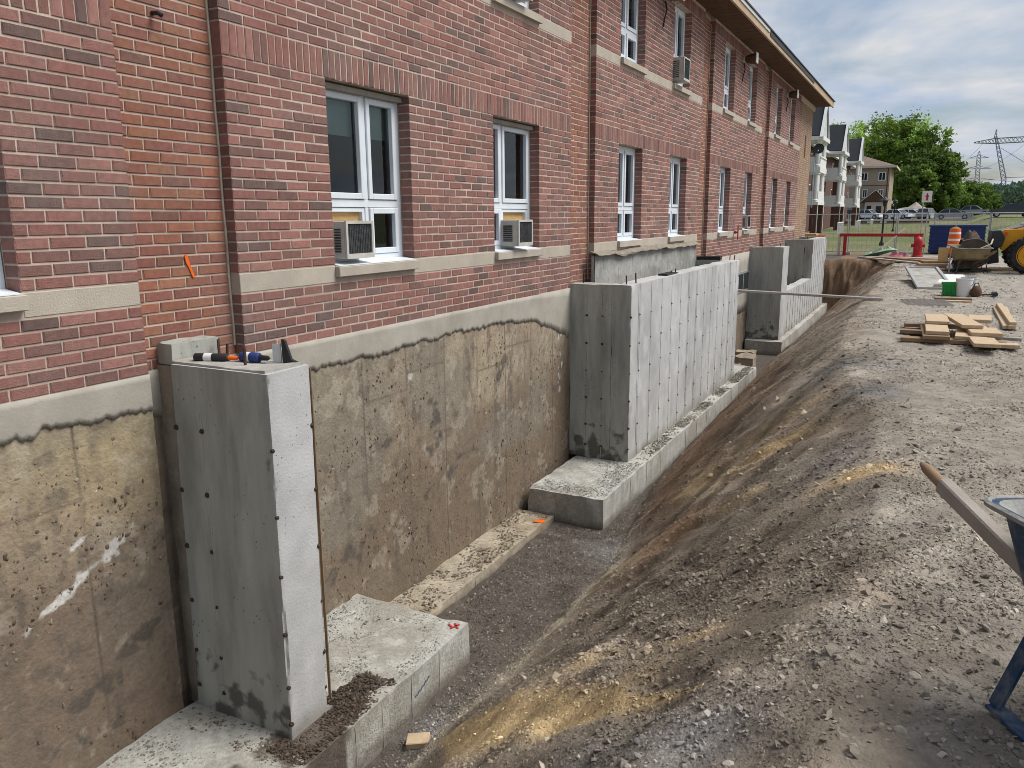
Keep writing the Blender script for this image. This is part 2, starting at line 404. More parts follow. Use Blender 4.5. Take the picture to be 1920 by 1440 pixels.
# ------------------------------------------------------------------ terrain
G = -0.72
FLOOR = -2.52
def crest_x(y): return np.interp(y, [-50, 2, 5, 7, 9, 11, 14, 18, 30], [3.75, 3.8, 3.8, 3.65, 3.3, 3.05, 2.95, 2.95, 3.0])
def foot_x(y): return np.interp(y, [-50, 2.5, 4, 6.8, 8.2, 9.5, 12, 30], [1.32, 1.32, 1.37, 1.45, 1.26, 1.08, 1.0, .95])
def far_z(x, y):
    z = np.interp(y, [0, 60, 95, 126, 190, 500, 800, 1500], [G, G, -.70, .04, .35, 4.6, 5.6, 6.0])
    z = z + .72 * sst(7.5, 10.5, x) * sst(60, 105, y) * (1 - sst(125, 180, y))
    return z
def ground_z(x, y, fine=True):
    x = np.asarray(x, float); y = np.asarray(y, float)
    c = crest_x(y); f = foot_x(y)
    wob = .22 * (fbm(y * .55, x * .0 + 3, 5) - .5) + .12 * (fbm(y * 1.6, x * .6, 8) - .5)
    t = np.clip((x - f - wob * .8) / (c - f), 0, 1.25)
    tt = np.clip(t, 0, 1)
    S = tt * (1.32 - .32 * tt)
    S = np.where(t > 1, 1, S)
    lip = .035 * np.exp(-((x - f - .06) / .07) ** 2) * sst(2.5, 3.5, y) * (1 - sst(6.6, 7.6, y))
    trench = FLOOR + (G - FLOOR) * S + lip
    # gullies and ridges running down the bank
    slope_m = np.exp(-((tt - .5) / .33) ** 2)
    trench = trench + slope_m * (.20 * (fbm(y * .8 + x * .25, x * .35, 21) - .5) + .13 * (fbm(y * 2.2 + x * .5, x * .6, 31) - .5) + .07 * (fbm(y * 4.5 + x * 1.2, x * 1.4, 33) - .5))
    trench = trench + .05 * (fbm(x * 1.8, y * 1.8, 35) - .5)
    rd = 1 - np.abs(2 * fbm(x * 2.6, y * 3.4, 37, 3) - 1)
    trench = trench + (.035 + .05 * slope_m) * (rd - .75) + .03 * slope_m * (fbm(x * 7, y * 7, 39, 3) - .5)
    stk = fbm((x * .86 - y * .5) * 4.5, (x * .5 + y * .86) * .55, 57, 4)
    trench = trench + slope_m * .075 * (stk - .5)
    e = sst(29.7, 31.0, y + .9 * (fbm(x * 1.6, y * 1.2, 3, 5) - .5) + .3 * (fbm(x * 6, y * 5, 4) - .5))
    z = trench * (1 - e) + G * e
    z = np.where(y > 33, far_z(x, y), z)
    z = z + .05 * (fbm(x * .45, y * .45, 11) - .5) * np.where(y > 40, 0, 1)
    if fine:
        near = np.where(y < 40, 1, 0)
        z = z + near * (.035 * (fbm(x * 3.1, y * 3.1, 17) - .5) + .016 * (fbm(x * 13, y * 13, 19, 3) - .5))
    return z
def gz(x, y): return float(ground_z(np.array([x]), np.array([y]))[0])

def ground_col(x, y, z):
    n1 = fbm(x * .9, y * .9, 41); n2 = fbm(x * 2.6, y * 2.6, 43); n3 = fbm(x * 8, y * 8, 47, 3)
    c = crest_x(y); f = foot_x(y)
    t = np.clip((x - f) / (c - f), -.3, 1.6)
    plate = np.array([.278, .248, .206]); slope = np.array([.192, .158, .12]); flo = np.array([.098, .084, .07])
    sand = np.array([.42, .31, .165]); earth = np.array([.165, .105, .066]); blue = np.array([.195, .187, .178])
    grass = np.array([.105, .13, .05]); dry = np.array([.185, .165, .095])
    def mix(a, b, m): return a * (1 - m[..., None]) + b * m[..., None]
    base = np.zeros(x.shape + (3,)) + slope
    base = mix(base, flo, 1 - sst(-.05, .12, t))
    base = mix(base, plate, sst(.85, 1.2, t + .35 * (n2 - .5)))
    # lighter compacted patch lines on the bank
    base = mix(base, np.array([.28, .235, .18]), np.clip((n1 - .5) * 3.2, 0, .7) * (t > .05) * (t < 1.1))
    base = mix(base, earth, np.clip((fbm(x * 1.3, y * .5, 51) - .5) * 6, 0, .85) * sst(.03, .2, t) * (1 - sst(.5, .8, t)) * sst(3.4, 5.5, y))
    base = mix(base, np.array([.325, .298, .258]), .7 * sst(9, 14, y) * sst(1.0, 1.4, t))
    # earth brown band along the foot further back
    base = mix(base, earth, .8 * sst(6.0, 9, y) * sst(-.02, .1, t) * (1 - sst(.3, .55, t + .3 * (n2 - .5))))
    # sand seams running along the bank
    u = y - 2.9
    yc = np.interp(x, [1.55, 1.8, 2.4, 2.86, 3.25], [3.62, 3.42, 3.2, 2.98, 2.9]); hw_ = np.interp(x, [1.5, 1.75, 2.1, 2.5, 2.9, 3.25], [.02, .14, .22, .2, .07, .02])
    seam = np.clip(1.6 - np.abs(y - yc + .12 * (n2 - .5)) / (hw_ + 1e-3) + .8 * (n3 - .5), 0, 1) * (x > 1.5) * (x < 3.3)
    base = mix(base, sand, seam * .92)
    for (sx, sy, rx, ry, a) in [(3.72, 5.38, .2, .14, 1.3), (2.85, 5.9, .35, .12, .6), (2.86, 7.18, .35, .2, .9), (2.1, 7.58, .3, .2, .6), (3.08, 3.4, .18, .1, .6), (2.7, 8.0, .5, .2, .45), (2.5, 3.7, .25, .12, .5), (2.95, 3.1, .2, .1, .3), (1.9, 6.0, .3, .2, .35)]:
        d = ((x - sx + .25 * (n2 - .5)) / rx) ** 2 + ((y - sy + .3 * (n1 - .5)) / ry) ** 2
        base = mix(base, sand, np.clip(a * np.exp(-d) * (.5 + n2), 0, .95))
    for (sx, sy, r, a) in [(3.4, 2.45, .2, .45), (2.9, 2.5, .18, .4), (1.35, 7.2, .3, .7), (3.6, 7.9, .3, .8), (3.3, 9.2, .5, .6), (1.3, 3.9, .2, .5), (3.4, 6.0, .4, .4), (3.3, 2.5, .25, .6)]:
        d = ((x - sx) ** 2 + (y - sy) ** 2) / r ** 2
        base = mix(base, blue, np.clip(a * np.exp(-d) * 1.3 * (n2 + .4), 0, .8))
    lipm = np.exp(-((x - f - .09 - .12 * (n2 - .5)) / (.03 + .11 * n1)) ** 2) * np.clip(.3 + 1.4 * n2, 0, 1) * sst(2.5, 3.5, y) * (1 - sst(7, 8, y))
    base = mix(base, np.array([.36, .315, .24]), np.clip(.75 * lipm, 0, .7))
    # end bank of raw earth
    base = mix(base, np.array([.16, .105, .068]), sst(28.6, 29.6, y) * (1 - sst(30.9, 31.6, y)) * (x < 3.4))
    # grass beyond the site
    gm = sst(34.5, 37.5, y + 2 * (n1 - .5)) * (x < 9) * (1 - .0 * x)
    gm = np.maximum(gm, sst(40, 44, y))
    gcol = mix(np.zeros(x.shape + (3,)) + grass, dry, np.clip((fbm(x * .12, y * .12, 71) - .42) * 3, 0, .9))
    base = mix(base, gcol, gm)
    stk = fbm((x * .86 - y * .5) * 4.5, (x * .5 + y * .86) * .55, 57, 4); sm_ = sst(0, .15, t) * (1 - sst(1.0, 1.3, t)) * (y < 33)
    base = base * (1 + sm_ * 1.5 * (stk - .5))[..., None]
    base = base * (.72 + .56 * n3)[..., None]
    return base

def lines(segs):
    o = []
    for a, b, n in segs: o += list(np.linspace(a, b, n, endpoint=False))
    return np.array(o + [segs[-1][1]])
xs = lines([(-900, -60, 12), (-60, -8, 14), (-8, -.35, 14), (-.35, 5.2, 165), (5.2, 8, 40), (8, 30, 30), (30, 120, 14), (120, 1500, 14)])
ys = lines([(-60, -4, 12), (-4, 1.2, 18), (1.2, 9, 215), (9, 16, 110), (16, 33.02, 150), (33.02, 60, 40), (60, 200, 60), (200, 600, 30), (600, 3000, 14)])
X, Y = np.meshgrid(xs, ys, indexing='ij')
Z = ground_z(X, Y)
V = np.stack([X, Y, Z], -1).reshape(-1, 3)
nx, ny = len(xs), len(ys)
I = np.arange(nx * ny).reshape(nx, ny)
F = np.stack([I[:-1, :-1], I[1:, :-1], I[1:, 1:], I[:-1, 1:]], -1).reshape(-1, 4)
g = np_mesh('ground', V, F, M['ground'], col=ground_col(X, Y, Z).reshape(-1, 3), smooth=True)
tag(g, 'excavated earth and gravel ground with a sloping trench bank beside the building', kind='structure')

# loose stones: real chips scattered over the bank, the trench floor and the plateau
ICO = []
def ico():
    p = (1 + 5 ** .5) / 2
    v = np.array([(-1, p, 0), (1, p, 0), (-1, -p, 0), (1, -p, 0), (0, -1, p), (0, 1, p), (0, -1, -p), (0, 1, -p), (p, 0, -1), (p, 0, 1), (-p, 0, -1), (-p, 0, 1)]) / math.sqrt(1 + p * p)
    f = np.array([(0, 11, 5), (0, 5, 1), (0, 1, 7), (0, 7, 10), (0, 10, 11), (1, 5, 9), (5, 11, 4), (11, 10, 2), (10, 7, 6), (7, 1, 8), (3, 9, 4), (3, 4, 2), (3, 2, 6), (3, 6, 8), (3, 8, 9), (4, 9, 5), (2, 4, 11), (6, 2, 10), (8, 6, 7), (9, 8, 1)])
    return v, f
ICO = ico()
def scatter(n, x0, x1, y0, y1, smin, smax, seed, keep=None, pw=2.2):
    r = np.random.default_rng(seed)
    x = r.uniform(x0, x1, n); y = r.uniform(y0, y1, n)
    k = (x > foot_x(y) - .5) | (y < 60)
    if keep is not None: k &= keep(x, y)
    x = x[k]; y = y[k]; n = len(x)
    s = smin + (smax - smin) * r.random(n) ** pw
    z = ground_z(x, y)
    return x, y, z, s, r
def not_in_foot(x, y):
    a = (x < 1.12) & (y < 4.8); b = (x < 1.06) & (y > 7.65) & (y < 16.5); c = (x < .97) & (y > 19.95) & (y < 29.6); d = x < .5
    return ~(a | b | c | d)
OCT = (np.array([(1, 0, 0), (-1, 0, 0), (0, 1, 0), (0, -1, 0), (0, 0, 1), (0, 0, -1.)]), np.array([(0, 2, 4), (2, 1, 4), (1, 3, 4), (3, 0, 4), (2, 0, 5), (1, 2, 5), (3, 1, 5), (0, 3, 5)]))
def stones(name, parts, label):
    VV = []; FF = []; CC = []; off = 0
    for (x, y, z, s, r) in parts:
        n = len(x); iv, if_ = OCT if n > 3000 else ICO; K = len(iv)
        ax = r.uniform(.6, 1.35, (n, 3)); ax[:, 2] *= .62
        jit = 1 + .28 * r.standard_normal((n, K, 1))
        v = iv[None] * np.clip(jit, .55, 1.6) * (ax * s[:, None])[:, None, :]
        a = r.uniform(0, 6.283, n); ca, sa = np.cos(a), np.sin(a)
        vx = v[..., 0] * ca[:, None] - v[..., 1] * sa[:, None]; vy = v[..., 0] * sa[:, None] + v[..., 1] * ca[:, None]
        til = r.normal(0, .35, (n, 2))
        vz = v[..., 2] + vx * til[:, :1] + vy * til[:, 1:]
        P = np.stack([vx + x[:, None], vy + y[:, None], vz + (z + s * .12)[:, None]], -1).reshape(-1, 3)
        gc = ground_col(x, y, z)
        grey = gc.mean(1, keepdims=True)
        cc = gc * .85 + grey * np.array([1.05, 1.0, .93]) * .15
        cc = cc * np.exp(r.normal(.06, .24, (n, 1))) * np.where(x < foot_x(y) + .05, np.exp(r.normal(.25, .4, n)), 1)[:, None]
        pick = r.random(n)
        cc[pick < .04] = cc[pick < .04] * 1.35
        bl = (pick > .985); cc[bl] = np.array([.2, .195, .19]) * np.exp(r.normal(0, .2, (bl.sum(), 1)))
        CC.append(np.repeat(cc, K, 0)); VV.append(P)
        FF.append((if_[None] + (np.arange(n) * K)[:, None, None] + off).reshape(-1, 3)); off += n * K
    o = np_mesh(name, np.concatenate(VV), np.concatenate(FF), M['stones'], col=np.concatenate(CC))
    return tag(o, label, 'gravel', kind='stuff')
def bank(x, y):
    f = foot_x(y); lip = np.exp(-((x - f - .09) / .08) ** 2) * sst(2.5, 3.5, y) * (1 - sst(7, 8, y))
    yc = np.interp(x, [1.55, 1.8, 2.4, 2.86, 3.25], [3.62, 3.42, 3.2, 2.98, 2.9]); sd = np.exp(-((y - yc) / .17) ** 2) * (x > 1.5) * (x < 2.95)
    dens = np.clip(.12 + 3.6 * (fbm(x * 1.5, y * 1.5, 301, 4) - .36), .08, 1) * (1 - .6 * lip) * (1 - .8 * sd)
    h = np.sin(x * 9127.1 + y * 7331.7) * 43758.5; h = h - np.floor(h)
    return not_in_foot(x, y) & (h < dens)
stones('gravel', [
    scatter(80000, .5, 4.7, 1.6, 5.2, .003, .0105, 101, bank, 2.8),
    scatter(40000, .5, 4.9, 5.2, 9.0, .0035, .011, 102, bank, 2.8),
    scatter(26000, .44, 1.75, 2.4, 8.8, .0045, .0125, 109, lambda x, y: not_in_foot(x, y) & (x < foot_x(y) + .12)),
    scatter(2990, 1.5, 4.7, 1.7, 6.0, .008, .024, 103, bank, 4),
    scatter(2990, 2.6, 4.7, 1.7, 5.0, .007, .016, 108, bank, 2.4),
    scatter(1200, 1.3, 4.8, 6, 11, .009, .024, 104, bank, 4),
    scatter(420, 1.4, 4.3, 2.0, 12, .012, .034, 110, lambda x, y: not_in_foot(x, y) & (fbm(x * 1.1, y * 1.1, 303) > .5), 3.0),
    scatter(20000, .9, 5.2, 9, 14, .006, .016, 105, bank),
    scatter(6000, .9, 5.6, 14, 22, .008, .022, 106, bank),
    scatter(2500, .9, 6.0, 22, 32, .01, .03, 107, bank),
], 'loose crushed stone and gravel chips strewn over the bank and trench floor')

# ------------------------------------------------------------------ brick building
C = 0.0667
bld = tag(empty('brick_building', (0, 0, 0)), 'long red brick two storey building with exposed foundation wall and wooden eaves', 'building')
BAYS = [(-3.4, 2.985), (3.728, 9.104), (9.89, 15.15), (15.9, 21.0), (21.92, 27.35)]
WINS = [[(-2.4, -1.4), (1.28, 2.32)], [(4.675, 5.715), (7.164, 8.213)], [(10.78, 11.80), (13.24, 14.25)], [(16.79, 17.73), (19.22, 20.09)], [(22.70, 23.62), (25.1, 26.0)]]
RECX = -0.09
Z1B, Z1T, Z2B, Z2T = 8 * C, 28 * C, 45 * C, 64 * C
TOPZ = 4.51
bricks = []   # (y0,y1,z0,z1,xf,depth,kind)
def col_bay():
    k = random.random()
    if k < .09: c = (.145, .092, .083)
    elif k < .32: c = (.198, .106, .091)
    elif k < .64: c = (.240, .113, .096)
    elif k < .90: c = (.265, .124, .103)
    else: c = (.29, .145, .12)
    j = math.exp(random.gauss(0, .10)); return tuple(a * j for a in c)
def col_rec():
    k = random.random()
    c = (.272, .112, .072) if k < .4 else (.245, .098, .074) if k < .75 else (.29, .135, .083) if k < .93 else (.18, .085, .064)
    j = math.exp(random.gauss(0, .09)); return tuple(a * j for a in c)
def col_tan():
    j = math.exp(random.gauss(0, .09)); return (.30 * j, .19 * j, .115 * j)
def run(y0, y1, k, xf, skip, colf, off):
    z0 = k * C + .0056; z1 = (k + 1) * C - .0052
    edges = [y0] + [t for s_ in sorted(skip) for t in s_] + [y1]
    for i in range(0, len(edges), 2):
        p, q = edges[i], edges[i + 1]
        js = [j for j in (y0 - (.105 if (k + off) % 2 else .005) + .2 * n_ + random.gauss(0, .0015) for n_ in range(int((y1 - y0) / .2) + 3)) if p + .055 < j < q - .055]
        js = [p - .0054] + js + [q + .0054]
        for a, b in zip(js[:-1], js[1:]): bricks.append((a + .0054, b - .0054, z0, z1, xf, .088 if xf < -.02 else .112, colf()))
def soldier(y0, y1, k, xf):
    n = round((y1 - y0) / .0667); st = (y1 - y0) / n
    for i in range(n):
        bricks.append((y0 + i * st + (.004 if i else 0), y0 + (i + 1) * st - (.005 if i < n - 1 else 0), k * C + .004, (k + 3) * C - .006, xf, .112, col_bay()))
KTOP = 68
for bi, ((a, b), wn) in enumerate(zip(BAYS, WINS)):
    kt = KTOP
    for k in range(0, kt):
        if k in (6, 7, 43, 44): 
            continue
        if k in (28, 64): soldier(a, b, k, 0.0)
        if 28 <= k < 31 or 64 <= k < 67: continue
        hole = wn if (8 <= k < 28 or 45 <= k < 64) else []
        if k == 67: continue
        run(a, b, k, 0.0, hole, col_bay, 0 if bi != 1 else 1)
GAPS = [(2.985, 3.728), (9.104, 9.89), (15.15, 15.9), (21.0, 21.92)]
for gi, (a, b) in enumerate(GAPS):
    for k in range(0, KTOP - 1):
        run(a + .001, b - .001, k, RECX, [], col_rec, 1 if gi == 0 else 0)
for k in range(0, KTOP - 1): run(27.36, 30.1, k, -.03, [], col_tan, 0)
B = np.array([b[:6] for b in bricks]); BC = np.array([b[6] for b in bricks])
# bricks seen largest become single objects
ctr = np.stack([B[:, 4], (B[:, 0] + B[:, 1]) / 2, (B[:, 2] + B[:, 3]) / 2], -1)
d = ctr - np.array(CAM)
depth = d @ np.array(fw)
px = 960 + FPX * (d @ np.array(r2)) / depth; py = 720 - FPX * (d @ np.array(u2)) / depth
vis = (depth > .1) & (px > -10) & (px < 1930) & (py > -10) & (py < 1450)
order = np.argsort(np.where(vis, np.linalg.norm(d, axis=1), 1e9))
single = set(order[:300].tolist())
def brick_arr(b):
    """b (n,6) -> verts (n,12,3), quads (9,4)"""
    n = len(b); e = .0035
    y0, y1, z0, z1, xf, dp = b.T
    r = np.random.default_rng(3)
    xf = xf + np.clip(r.normal(0.0004, .0013, n), -.0014, .003)
    def ring(x, m): return np.stack([np.stack([x, y0 + m, z0 + m], -1), np.stack([x, y1 - m, z0 + m], -1), np.stack([x, y1 - m, z1 - m], -1), np.stack([x, y0 + m, z1 - m], -1)], 1)
    v = np.concatenate([ring(xf - dp, 0), ring(xf - e, 0), ring(xf, e)], 1)
    v[:, 4:, 1:] += r.normal(0, .0013, (n, 8, 2))
    return v
QB = np.array([(0, 1, 5, 4), (1, 2, 6, 5), (2, 3, 7, 6), (3, 0, 4, 7), (4, 5, 9, 8), (5, 6, 10, 9), (6, 7, 11, 10), (7, 4, 8, 11), (8, 9, 10, 11)])
rest = np.array([i for i in range(len(B)) if i not in single])
v = brick_arr(B[rest])
f = (QB[None] + (np.arange(len(rest)) * 12)[:, None, None]).reshape(-1, 4)
o = np_mesh('brickwork', v.reshape(-1, 3), f, M['brick'], parent=bld, col=np.repeat(BC[rest], 12, 0)); o['kind'] = 'stuff'
cache = {}
for i in sorted(single):
    b = B[i]; L = round(float(b[1] - b[0]), 3); Hh = round(float(b[3] - b[2]), 3)
    rec = b[4] < -.02
    key = (L, Hh, rec, random.randrange(9) if L in (.19, .09, .1) else random.randrange(3))
    if key not in cache:
        bb = np.array([[-(L / 2), L / 2, -Hh / 2, Hh / 2, 0, b[5]]])
        vv = brick_arr(bb)[0]
        ob = np_mesh('brick', vv, QB, M['brick'], col=np.repeat(BC[i][None], 12, 0))
        cache[key] = ob.data; ob.parent = bld
    else:
        ob = bpy.data.objects.new('brick', cache[key]); COL.objects.link(ob); ob.parent = bld
    ob.location = (b[4] + max(-.0012, min(.002, random.gauss(0, .001))), (b[0] + b[1]) / 2, (b[2] + b[3]) / 2)

# mortar core: solid wall behind the bricks, struck 5 mm back, cut round the windows
mc = MB()
e = .003
for bi, ((a, b), wn) in enumerate(zip(BAYS, WINS)):
    cuts = [a + e] + [t for w_ in wn for t in w_] + [b - e]
    for i in range(0, len(cuts), 2):
        y0, y1 = cuts[i] + (.0 if i == 0 else e), cuts[i + 1] - (0 if i == len(cuts) - 2 else e)
        mc.box(-.30, -e, y0, y1, 0.001, 4.62)
    for (y0, y1) in wn:
        for (z0, z1) in [(0.001, Z1B - .03), (Z1T + e, Z2B - .03), (Z2T + e, 4.62)]:
            mc.box(-.30, -e, y0 - e, y1 + e, z0, z1)
for (a, b) in GAPS: mc.box(-.32, RECX - e, a - e, b + e, 0.001, 4.62)
mc.box(-.31, -.03 - e, 27.35 - e, 30.1 - e, .001, 4.62)
mc.build('mortar_bed', M['mortar'], bld)
# shell of the rest of the building
sh = MB(); sh.box(-11, -.45, 30.02, 30.06, -2.6, 4.6); sh.box(-11, -10.8, -3.4, 30.02, -2.6, 4.6); sh.box(-10.8, -.45, -3.4, -3.2, -2.6, 4.6)
sh.build('rear_walls', M['beige'], bld)

# stone bands, each length one piece
for (a, b), wn in zip(BAYS, WINS):
    for (k0, k1) in [(6, 8), (43, 45)]:
        cuts = [a] + [t for w_ in wn for t in w_] + [b]
        for i in range(0, len(cuts), 2):
            m_ = MB(); m_.box(-.086, .001, cuts[i] + .001, cuts[i + 1] - .004, k0 * C + .006, k1 * C - .005)
            m_.build('stone_band', M['stone'], bld, bevel=.003)
# sealant line in the near recess corners
for (a, b) in GAPS:
    m_ = MB(); pts = [(RECX + .006, b - .008 + .003 * math.sin(i * 1.7), .06 + i * .15) for i in range(30)]
    m_.tube(pts, .009, 6); m_.build('sealant_joint', M['caulk'], bld)

# ------------------------------------------------------------------ windows
def window(y0, y1, zb, zt, near, ac_side=None, blind=0., mull=.5):
    xw = -.118
    W_ = empty('window', (0, 0, 0), parent=bld)
    fr = MB(); T = .052
    ym = y0 + (y1 - y0) * mull; zm = zb + .46 * (zt - zb) / 1.334
    def frame(mb, a, b, c, d_, t, x0, x1):
        mb.box(x0, x1, a, a + t, c, d_); mb.box(x0, x1, b - t, b, c, d_)
        mb.box(x0, x1, a + t, b - t, c, c + t); mb.box(x0, x1, a + t, b - t, d_ - t, d_)
    frame(fr, y0 + .002, y1 - .002, zb + .002, zt - .002, T, xw - .09, xw)
    fr.box(xw - .085, xw - .004, y0 + T, y1 - T, zm - .03, zm + .03)
    fr.box(xw - .088, xw - .006, ym - .022, ym + .022, zm + .03, zt - T)
    fr.box(xw - .088, xw - .006, ym - .022, ym + .022, zb + T, zm - .03)
    fr.build('frame', M['vinyl'], W_, bevel=.003 if near else 0)
    if near:
        he = MB(); he.box(xw - .02, xw + .05, y0 + .01, y1 - .01, zt - .05, zt - .012); he.build('head_trim', M['greywood'], W_)
    cells = [(y0 + T, ym - .022, zm + .03, zt - T, 'up'), (ym + .022, y1 - T, zm + .03, zt - T, 'up'),
             (y0 + T, ym - .022, zb + T, zm - .03, 'L'), (ym + .022, y1 - T, zb + T, zm - .03, 'R')]
    for (a, b, c, d_, kind) in cells:
        if ac_side == kind:
            p = MB(); p.box(xw - .06, xw - .045, a, b, c, d_); p.build('plywood_panel', M['ply'], W_)
            s_ = MB(); frame(s_, a + .004, b - .004, c + .004, d_ - .004, .03, xw - .045, xw - .012); s_.build('sash', M['vinyl'], W_)
            continue
        s_ = MB(); frame(s_, a + .004, b - .004, c + .004, d_ - .004, .046, xw - .05, xw + .008)
        s_.build('sash', M['vinyl'], W_, bevel=.004 if near else 0)
        p = MB(); p.add([(xw - .03, a + .05, c + .05), (xw - .03, b - .05, c + .05), (xw - .03, b - .05, d_ - .05), (xw - .03, a + .05, d_ - .05)], [(0, 1, 2, 3)]); p.build('pane', M['glass'], W_)
        if blind and kind == 'up':
            p = MB(); bl = blind * random.uniform(.8, 1.1)
            p.box(xw - .10, xw - .096, a + .01, b - .01, d_ - (d_ - c) * bl, d_); p.build('blind', M['blind'], W_)
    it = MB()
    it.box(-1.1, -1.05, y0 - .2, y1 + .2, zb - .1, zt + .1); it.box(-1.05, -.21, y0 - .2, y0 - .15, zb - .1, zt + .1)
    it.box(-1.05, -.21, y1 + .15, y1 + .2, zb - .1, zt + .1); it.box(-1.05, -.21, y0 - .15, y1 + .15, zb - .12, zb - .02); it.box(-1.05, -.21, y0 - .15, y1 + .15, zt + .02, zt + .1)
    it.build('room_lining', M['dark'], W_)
    s_ = MB()
    s_.prism([(-.12, zb - .035), (-.12, zb + .004), (.045, zb - .012), (.045, zb - .088), (-.12, zb - .088)], 'Y', y0 - .004, y1 + .004)
    s_.build('sill', M['stone'], W_, bevel=.004 if near else 0)
    f_ = MB(); f_.prism([(-.115, zb + .012), (-.115, zb + .016), (.03, zb - .0045), (.03, zb - .0085)], 'Y', y0 + .012, y1 - .014)
    f_.build('sill_flashing', M['vinyl'], W_)
    return W_
def air_con(loc, w_, h_, dp, label, group='window air conditioners'):
    r = tag(empty('air_conditioner', loc), label, 'air conditioner', group)
    h = MB(); t = .022
    h.box(0, dp - .004, 0, w_, 0, h_); h.build('housing', M['acwhite'], r, bevel=.006)
    f_ = MB(); f_.box(dp - .003, dp + .014, 0, t, 0, h_); f_.box(dp - .003, dp + .014, w_ - t, w_, 0, h_); f_.box(dp - .003, dp + .014, t, w_ - t, 0, t * 1.7); f_.box(dp - .003, dp + .014, t, w_ - t, h_ - t, h_)
    f_.build('front_rim', M['acwhite'], r)
    c = MB(); c.box(dp - .002, dp + .004, t, w_ - t, t * 1.7, h_ - t)
    for i in range(14):
        y = t + (w_ - 2 * t) * (i + .5) / 14; c.box(dp + .004, dp + .007, y - .002, y + .002, t * 1.7, h_ - t)
    c.build('condenser_grille', M['acgrill'], r)
    for i in range(9):
        z = .05 + (h_ - .12) * i / 8
        l_ = MB(); l_.prism([(.05, z), (dp * .72, z), (dp * .72, z + .012), (.05, z + .012)], 'Y', -.006, .001); l_.build('side_louvre', M['acgrill'], r)
    return r
acs = [
    ((-.13, 4.78, Z1B + .04), .335, .285, .15, 'weathered white air conditioner in the big near window, beside a dark pane'),
    ((-.13, 7.50, Z1B + .04), .34, .275, .22, 'boxy air conditioner jutting from the narrower looking window before the grey pier'),
    ((-.09, 13.3, Z2B + .04), .36, .36, .24, 'air conditioner in an upper floor window under the eave'),
    ((-.09, 19.3, Z1B + .04), .33, .3, .18, 'far air conditioner low in a ground floor window, beside a red wall fitting'),
    ((-.09, 7.35, Z2B + .04), .46, .36, .2, 'air conditioner at the very top edge above the second ground floor window'),
]
k = 0
for bi, wn in enumerate(WINS):
    for wi, (a, b) in enumerate(wn):
        near = bi <= 1 and a > 0
        ac1 = 'L' if (bi, wi) in ((1, 0), (3, 1)) else ('R' if (bi, wi) == (1, 1) else None)
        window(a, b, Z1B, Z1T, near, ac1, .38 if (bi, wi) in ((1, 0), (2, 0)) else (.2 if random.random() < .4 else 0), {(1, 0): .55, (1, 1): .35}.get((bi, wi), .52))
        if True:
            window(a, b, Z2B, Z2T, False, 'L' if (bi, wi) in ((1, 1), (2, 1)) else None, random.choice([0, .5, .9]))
for (l_, w_, h_, dp, lab) in acs: air_con(l_, w_, h_, dp, lab)

# ------------------------------------------------------------------ eaves
sb = MB(); sb.box(0, .54, -.0625, .0625, 0, .018); sm = None
y = 9.2; 
while y < 30.35:
    if sm is None: sm = sb.build('soffit_board', M['soffit'], bld, loc=(.002, y, TOPZ))
    else: dup(sm, bld, (.002 + random.uniform(-.002, .002), y, TOPZ + random.uniform(-.002, .002)))
    y += .134
m_ = MB(); m_.box(.0, .545, -3.5, 30.42, TOPZ + .022, TOPZ + .05); m_.build('soffit_backing', M['dark'], bld)
m_ = MB(); m_.box(.545, .585, -3.55, 30.45, TOPZ - .03, TOPZ + .15); m_.build('fascia', M['fascia'], bld)
m_ = MB(); m_.prism([(.62, TOPZ + .156), (.62, TOPZ + .185), (-5.5, TOPZ + 2.4), (-11.4, TOPZ + .18), (-11.4, TOPZ + .15), (-5.5, TOPZ + 2.36)], 'Y', -3.6, 30.55)
m_.build('roof', M['shingle'], bld)
m_ = MB(); m_.box(.585, .60, 18.2, 25.2, TOPZ + .05, TOPZ + .155); m_.build('torn_underlay', M['black'], bld)
m_ = MB(); m_.box(.585, .603, 12, 18.1, TOPZ + .09, TOPZ + .155); m_.build('drip_edge', M['tarp'], bld)
m_ = MB(); m_.box(-.03, .03, 26.9, 30.15, TOPZ - .16, TOPZ - .002); m_.build('frieze_board', M['cream'], bld)
m_ = MB(); m_.box(-.029, -.018, 28.6, 28.8, 2.75, 3.45); m_.build('wall_slot', M['soffit'], bld)

# ------------------------------------------------------------------ foundation wall (grid with real relief)
def wall_grid(name, ya, yb, za, zb, x0, dy, colfn, mat, relief=.006, parent=bld, seed=0, thick=.25):
    yy = np.arange(ya, yb + dy / 2, dy) if yb - ya > dy else np.array([ya, yb]); yy[-1] = yb
    zz = np.linspace(za, zb, max(2, int((zb - za) / dy)))
    Yg, Zg = np.meshgrid(yy, zz, indexing='ij')
    Xg = x0 + relief * 2 * (fbm(Yg * 2.2, Zg * 2.2, seed) - .5) + relief * (fbm(Yg * 14, Zg * 14, seed + 3, 3) - .5)
    Vv = np.stack([Xg, Yg, Zg], -1).reshape(-1, 3); n0, n1 = Yg.shape
    Ii = np.arange(n0 * n1).reshape(n0, n1)
    Ff = np.stack([Ii[:-1, :-1], Ii[1:, :-1], Ii[1:, 1:], Ii[:-1, 1:]], -1).reshape(-1, 4)
    col = colfn(Yg, Zg).reshape(-1, 3)
    # closed slab: back face ring
    nb = len(Vv)
    bk = np.array([(x0 - thick, ya, za), (x0 - thick, yb, za), (x0 - thick, yb, zb), (x0 - thick, ya, zb)])
    o = np_mesh(name, Vv, Ff, mat, parent=parent, col=col, smooth=True)
    m2 = MB(); m2.box(x0 - thick, x0 - .012, ya + .0, yb - .0, za - .3, zb); 
    return o, m2
